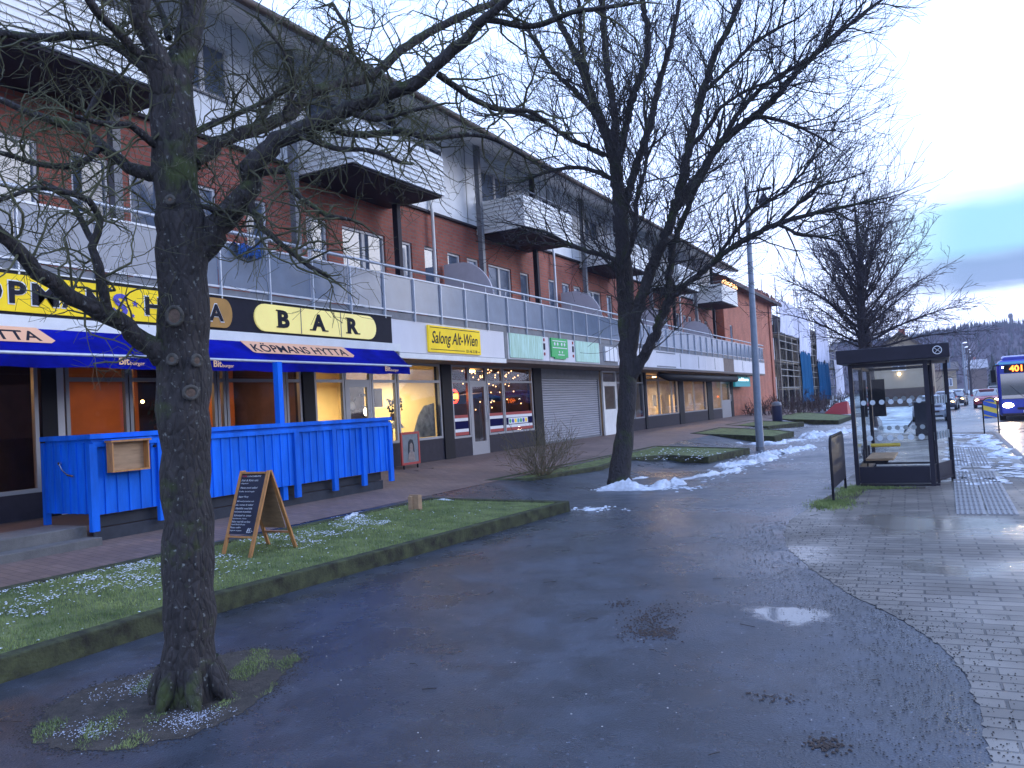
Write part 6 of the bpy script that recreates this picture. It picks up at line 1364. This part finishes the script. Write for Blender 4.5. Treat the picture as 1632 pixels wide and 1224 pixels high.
t = thing('water_tower', 'slim pale tower rising from the wooded hill crest', 'tower', (39.2, 600, 30)); b = MB(); b.tube([(39.2, 600, 28), (39.2, 600, 41.5)], [1.0, .85], 12); b.build('shaft', M['concrete'], t); b = MB(); b.tube([(39.2, 600, 41.5), (39.2, 600, 43), (39.2, 600, 44.2)], [1.3, 1.35, .9], 12); b.build('head', M['concrete'], t)
t = thing('crane', 'thin tower crane on the hill right of the pale tower', 'crane', (43.5, 602, 30)); b = MB(); b.bar((43.5, 602, 28), (43.5, 602, 41), .35); b.bar((40.6, 602, 39.4), (49, 602, 38.8), .3); b.build('jib', M['concrete'], t)

# distant street lamps
spots = [(1.9, 100, 6.2), (2.7, 130, 6.9), (3.6, 155, 7.4), (4.4, 180, 7.8), (5.2, 210, 8.0)]
ll = ['nearest and tallest distant lamp of the receding row', 'second distant lamp of the receding row', 'third distant lamp of the receding row', 'fourth distant lamp of the receding row', 'last distant lamp of the receding row']
ll2 = ['lone far lamp over the snowy roof', 'far lamp between the dark firs', 'far lamp just left of the bus mirror']
proto = None
sp2 = [(10.2, 190, 6.6), (12.6, 195, 6.8), (14.6, 180, 6.0)]
for i, (x, y, h) in enumerate(spots + sp2):
    if proto is None:
        t = thing('street_lamp', ll[0], 'street lamp', (0, 0, 0), 'distant street lamps'); proto = t
        b = MB(); b.tube([(0, 0, -.3), (0, 0, 6.2)], [.10, .06], 6); b.build('pole', M['pole'], t); b = MB(); b.bar((0, 0, 6.15), (.35, -.2, 6.2), .06); b.sph((.3, -.2, 6.2), .13, 8, 5, (1.4, 1, .5)); b.build('lantern', M['streetlight'], t)
        q = t
    else: q = copy_tree(proto)
    q.location = (x, y, -.1); q.scale = (1, 1, h / 6.2); q['label'] = (ll + ll2)[i]
org()
# traffic light
t = thing('warning_light', 'glowing orange light on a short post in the distant street', 'traffic light', (5.6, 112, -.2)); b = MB(); b.tube([(5.6, 112, -.3), (5.6, 112, 1.7)], .05, 6); b.build('post', M['black'], t); b = MB(); b.sph((5.6, 111.9, 1.85), .16, 8, 6); b.build('lamp', M['led'], t)
# pedestrians far away
def person(x, y, z, label, h=1.75, stride=.12):
    t = thing('person', label, 'person', (x, y, z)); me = bpy.data.meshes.new('body'); s = h / 1.75
    J = [(0, 0, .95), (0, 0, 1.15), (0, 0, 1.42), (0, 0, 1.52), (0, -.02, 1.66), (.1, 0, .9), (.11, -stride, .48), (.11, -stride * .4, .06), (-.1, 0, .9), (-.11, stride, .48), (-.11, stride * 1.8, .1), (.2, 0, 1.4), (.25, .08, 1.12), (.24, -.04, .88), (-.2, 0, 1.4), (-.25, -.08, 1.12), (-.24, .02, .88), (.11, -stride * .4 - .14, .04), (-.11, stride * 1.8 - .12, .05)]
    rad = [.15, .15, .15, .06, .10, .10, .065, .045, .10, .065, .045, .06, .05, .035, .06, .05, .035, .035, .035]
    E_ = [(0, 1), (1, 2), (2, 3), (3, 4), (0, 5), (5, 6), (6, 7), (0, 8), (8, 9), (9, 10), (2, 11), (11, 12), (12, 13), (2, 14), (14, 15), (15, 16), (7, 17), (10, 18)]
    me.from_pydata([(a * s, b_ * s, c * s) for a, b_, c in J], E_, []); o = bpy.data.objects.new('body', me); C.objects.link(o); o.parent = t; me.materials.append(M['coat'])
    m = o.modifiers.new('skin', 'SKIN')
    for i, v in enumerate(me.skin_vertices[0].data): v.radius = (rad[i] * s, rad[i] * s); v.use_root = (i == 0)
    m2 = o.modifiers.new('sub', 'SUBSURF'); m2.levels = 1; m2.render_levels = 1
    org(); b = MB(); ORG_ = None; b.sph((0, .0, 1.69 * s), .115 * s, 8, 6); hh = b.build('hair', M['bark_far'], t)
person(4.9, 118, -.2, 'person in dark clothes walking along the distant snowy pavement'); person(6.0, 110, -.2, 'person in dark clothes standing by the orange light in the distance', 1.7, .05)
# ================================================================== vehicles
def loft(b, secs, close=True):
    """secs: list of rings (same count) of 3-D points"""
    n = len(secs[0]); base = []
    vs = [p for s in secs for p in s]
    fs = [(i * n + k, i * n + (k + 1) % n, (i + 1) * n + (k + 1) % n, (i + 1) * n + k) for i in range(len(secs) - 1) for k in range(n)]
    b.add(vs, fs, True); b.add(secs[0], [tuple(range(n))[::-1]]); b.add(secs[-1], [tuple(range(n))])
def car(label, paint, x, y, z, rz=0, lights='headlight', snow=False, h=1.45, group=None):
    t = thing('car', label, 'car', (0, 0, 0), group)     # front faces -Y, towards the photographer
    W_ = .88
    def ring(yy, w, z0, z1, r=.12): return [(-w, yy, z0 + r), (-w, yy, z1 - r), (-w + r, yy, z1), (w - r, yy, z1), (w, yy, z1 - r), (w, yy, z0 + r), (w - r, yy, z0), (-w + r, yy, z0)]
    b = MB(); loft(b, [ring(-2.15, .70, .32, .62), ring(-2.05, .82, .24, .72), ring(-1.6, W_, .22, .84), ring(-.9, W_, .22, .93), ring(0, W_, .22, .96), ring(1.3, W_, .22, .97), ring(1.95, .85, .26, .95), ring(2.12, .75, .34, .85)]); body = b.build('body', paint, t)
    b = MB(); hh = h
    def cr(yy, w, wt, z0, z1): return [(-w, yy, z0), (-wt, yy, z1 - .06), (-wt + .1, yy, z1), (wt - .1, yy, z1), (wt, yy, z1 - .06), (w, yy, z0)]
    loft(b, [cr(-.25, .62, .56, hh - .1, hh - .035), cr(.1, .64, .60, hh - .16, hh), cr(.9, .64, .60, hh - .16, hh), cr(1.35, .60, .56, hh - .16, hh - .06)]); b.build('roof', M['snow'] if snow else paint, t)
    b = MB(); loft(b, [[(-.80, -1.0, .92), (-.78, -.98, .94), (.78, -.98, .94), (.80, -1.0, .92)], [(-.62, -.24, hh - .1), (-.55, -.22, hh - .06), (.55, -.22, hh - .06), (.62, -.24, hh - .1)], [(-.62, 1.3, hh - .1), (-.55, 1.3, hh - .06), (.55, 1.3, hh - .06), (.62, 1.3, hh - .1)], [(-.78, 1.95, .93), (-.7, 1.93, .95), (.7, 1.93, .95), (.78, 1.95, .93)]])
    for s in (-1, 1): b.add([(s * .81, -1.0, .93), (s * .63, -.24, hh - .1), (s * .63, 1.3, hh - .1), (s * .8, 1.95, .93)], [(0, 1, 2, 3)])
    b.build('windows', M['carglass'], t)
    for sx in (-1, 1):
        for yy in (-1.35, 1.35):
            b = MB(); b.tube([(sx * .72, yy, .31), (sx * .90, yy, .31)], .31, 16); wv = b.build('wheel', M['tyre'], t); b = MB(); b.tube([(sx * .89, yy, .31), (sx * .915, yy, .31)], .19, 12); b.build('rim', M['chrome'], wv)
        b = MB(); b.sph((sx * .62, -2.08, .63), .10, 10, 6, (1.5, .6, .75)); b.build('headlight', M[lights], t)
        b = MB(); b.box(sx * .98 - .09, sx * .98 + .09, -.75, -.6, .92, 1.06); b.build('mirror', paint, t)
    b = MB(); b.box(-.26, .26, -2.19, -2.165, .38, .49); b.build('number_plate', M['white'], t)
    b = MB(); b.box(-.45, .45, -2.175, -2.155, .52, .62); b.box(-.6, .6, -2.165, -2.14, .27, .36); b.build('grille', M['black'], t)
    if snow: b = MB(); b.add([(-.6, -1.8, .86), (.6, -1.8, .86), (.65, -1.1, .95), (-.65, -1.1, .95)], [(0, 1, 2, 3)]); b.box(-.6, .6, -1.75, -1.15, .90, .955); b.build('snow_on_bonnet', M['snow'], t)
    t.location = (x, y, z); t.rotation_euler = (0, 0, rz); return t
P_ = lambda n, c: mat(n, c, .25, spec=.6)
car('silver grey parked car partly behind the bus shelter posts', P_('silver_car_paint', (.32, .36, .42)), -.86, 52.5, roadz(52), R(1), 'chrome', True, group='cars parked along the left kerb')
car('dark parked car with snow-dusted roof, second from the bus shelter', P_('dark_blue_car_paint', (.03, .04, .07)), -.1, 72, roadz(72), R(-4), 'headlight_soft', True, group='cars parked along the left kerb')
car('dark parked car farthest up the street with white roof', P_('black_car_paint', (.025, .025, .03)), .72, 82, roadz(82), R(-4), 'headlight_soft', True, group='cars parked along the left kerb')
car('red car driving nearer with dazzling headlights', P_('red_car_paint', (.30, .035, .045)), 2.8, 73, roadz(73), R(-3), 'headlight')
car('small distant car with lights behind the red car', P_('grey_car_paint', (.2, .2, .22)), 4.6, 100, roadz(100), R(-4), 'headlight_soft')
# bus
t = thing('bus', 'dark blue city bus coming towards the stop with its headlights on', 'bus', (0, 0, 0))
PB = P_('blue_bus_paint', (.008, .03, .36)); PL = P_('pale_blue_bus_stripe', (.12, .45, .70))
def rb(yy, w, z0, z1, r=.22): return [(-w, yy, z0 + r * .5), (-w, yy, z1 - r), (-w + r * .4, yy, z1 - r * .35), (-w + r, yy, z1), (w - r, yy, z1), (w - r * .4, yy, z1 - r * .35), (w, yy, z1 - r), (w, yy, z0 + r * .5), (w - r * .4, yy, z0), (-w + r * .4, yy, z0)]
b = MB(); loft(b, [rb(-6.0, 1.15, .36, 2.95), rb(-5.9, 1.24, .30, 3.03), rb(-5.5, 1.275, .28, 3.08), rb(5.8, 1.275, .28, 3.08), rb(6, 1.2, .32, 3.0)]); b.build('body', PB, t)
b = MB(); loft(b, [rb(-5.6, 1.0, 3.05, 3.22, .1), rb(-5.2, 1.05, 3.05, 3.30, .1), rb(3, 1.05, 3.05, 3.30, .1)]); b.build('roof_pod', PB, t)
b = MB(); b.box(-1.16, 1.16, -6.03, -5.9, 2.86, 2.98); b.box(-1.30, -1.26, -5.7, 5.6, 2.84, 2.92); b.build('roof_stripe', PL, t)
b = MB(); b.add([(-1.12, -6.03, 1.15), (1.12, -6.03, 1.15), (1.10, -6.015, 2.38), (-1.10, -6.015, 2.38)], [(0, 1, 2, 3)]); b.box(-1.12, 1.12, -6.028, -6.0, 1.13, 2.39); b.build('windscreen', M['carglass'], t)
b = MB(); b.box(-.95, .95, -6.035, -6.0, 2.44, 2.82); b.build('display', M['black'], t)
text('display_lettering', '401', M['led'], t, .55, .31, on_end(-.72, -6.04, 2.48), .01, bold=.03)
for sx in (-1, 1):
    l = bpy.data.lights.new('headlamp', 'SPOT'); l.energy = 700; l.color = (1, .78, .5); l.spot_size = R(75); l.spot_blend = .8; l.shadow_soft_size = .12
    lo = bpy.data.objects.new('headlamp', l); C.objects.link(lo); lo.parent = t; lo.location = (sx * .88, -6.25, .85); lo.rotation_euler = (R(68), 0, R(180))
    for k in range(6): b = MB(); b.box(sx * 1.277 - .005, sx * 1.277 + .005, -5.3 + k * 1.8, -3.7 + k * 1.8, 1.2, 2.45); b.build('side_window', M['carglass'], t)
    for yy in (-3.9, 3.4): b = MB(); b.tube([(sx * 1.0, yy, .48), (sx * 1.285, yy, .48)], .48, 18); wv = b.build('wheel', M['tyre'], t); b = MB(); b.tube([(sx * 1.28, yy, .48), (sx * 1.30, yy, .48)], .26, 12); b.build('rim', M['chrome'], wv)
    b = MB(); b.sph((sx * .88, -6.0, .82), .16, 12, 7, (1.5, .5, .75)); b.build('headlight', M['headlight'], t)
    b = MB(); b.tube([(sx * 1.15, -5.95, 2.85), (sx * 1.4, -6.2, 2.8), (sx * 1.42, -6.22, 2.6)], .035, 6); b.box(sx * 1.42 - .1, sx * 1.42 + .1, -6.25, -6.15, 2.0, 2.6); b.build('mirror', M['black'], t)
    b = MB(); b.sph((sx * 1.0, -6.0, 2.72), .045, 6, 4); b.build('marker_light', M['lamp_white'], t)
b = MB(); b.box(-1.15, 1.15, -6.03, -5.95, .30, .42); b.box(-.5, .5, -6.04, -6.0, .6, .7); b.build('bumper', M['dark_trim'], t)
b = MB(); b.box(-.26, .26, -6.05, -6.03, .44, .55); b.build('number_plate', M['white'], t)
b = MB(); b.bar((-.2, -6.045, 1.2), (-.75, -6.04, 1.8), .03, .02); b.build('wiper', M['black'], t); b = MB(); b.bar((.2, -6.045, 1.2), (.8, -6.04, 1.5), .03, .02); b.build('wiper', M['black'], t)
b = MB(); b.box(-1.285, -1.279, -5.6, -4.5, .4, 2.4); b.build('door', M['carglass'], t)
t.location = (3.88, 53.0, roadz(46)); t.rotation_euler = (0, 0, R(-3))

# opposite side of the street, beyond the right edge of the picture; it shows in the shop windows
for i, (y0, y1, x0, h_) in enumerate(((-34, -8, 24, 6.5), (-2, 24, 26, 5.6), (31, 56, 25, 6.2))):
    bt = thing('apartment_house', ['low brick apartment house nearest behind the photographer across the street', 'low plastered apartment house straight across the street from the bar', 'low brick apartment house across the street from the parked bus'][i], 'building', (x0, y0, -.1))
    b = MB(); b.box(x0, x0 + 10, y0, y1, -.2, h_); b.build('wall', M['brick'] if i != 1 else M['plaster'], bt); b = MB(); b.prism([(x0 - .5, h_), (x0 + 10.5, h_), (x0 + 5, h_ + 2.6)], 'y', y0 - .4, y1 + .4); b.build('roof', M['roof'], bt)
    for k in range(7):
        for z in (1.0, 3.8): b = MB(); b.box(x0 - .03, x0 + .02, y0 + 1.5 + k * 3.4, y0 + 2.9 + k * 3.4, z, z + 1.3); b.build('window', M['pane'], bt)
org()
b = MB(); b.sph((0, 0, 0), .1, 6, 4)
M['cloth_blue'] = mat('blue_cloth', (.004, .06, .24), .9)
# blue cushions hung on the terrace rail
t = thing('blue_cloth', 'crumpled blue cloth draped over the terrace rail behind the nearest tree', 'cloth', (-9.85, 9.6, 4.6))
b = MB(); vs = []
for i in range(13):
    y = 9.3 + i * .045
    for k, (dx, z) in enumerate(((.05, 4.58), (.06, 4.68), (0, 4.79), (-.12, 4.76), (-.3, 4.66))): vs.append((-9.84 + dx + .02 * sin(i * 1.7 + k), y + .02 * sin(k * 2 + i), z - .16 + .03 * sin(i * 1.1 + k * 1.3)))
b.add(vs, [(i * 5 + k, (i + 1) * 5 + k, (i + 1) * 5 + k + 1, i * 5 + k + 1) for i in range(12) for k in range(4)], True); b.build('fabric', M['cloth_blue'], t); org()
# air that fades the far hill
b = MB(); b.box(-700, 800, -60, 980, -1.7, 60); hz_o = b.build('haze', M['terrain']); tag(hz_o, 'thin violet evening haze over the street and hill', 'haze', kind='stuff')
hm = bpy.data.materials.new('evening_haze'); hm.use_nodes = True; hn = hm.node_tree.nodes; hn.remove(hn['Principled BSDF']); pv = hn.new('ShaderNodeVolumePrincipled'); pv.inputs['Color'].default_value = (.66, .70, .95, 1); pv.inputs['Density'].default_value = .00045
hm.node_tree.links.new(pv.outputs[0], hn['Material Output'].inputs['Volume']); hz_o.data.materials[0] = hm

print('objects', len(bpy.data.objects), 'polys', sum(len(m.polygons) for m in bpy.data.meshes))
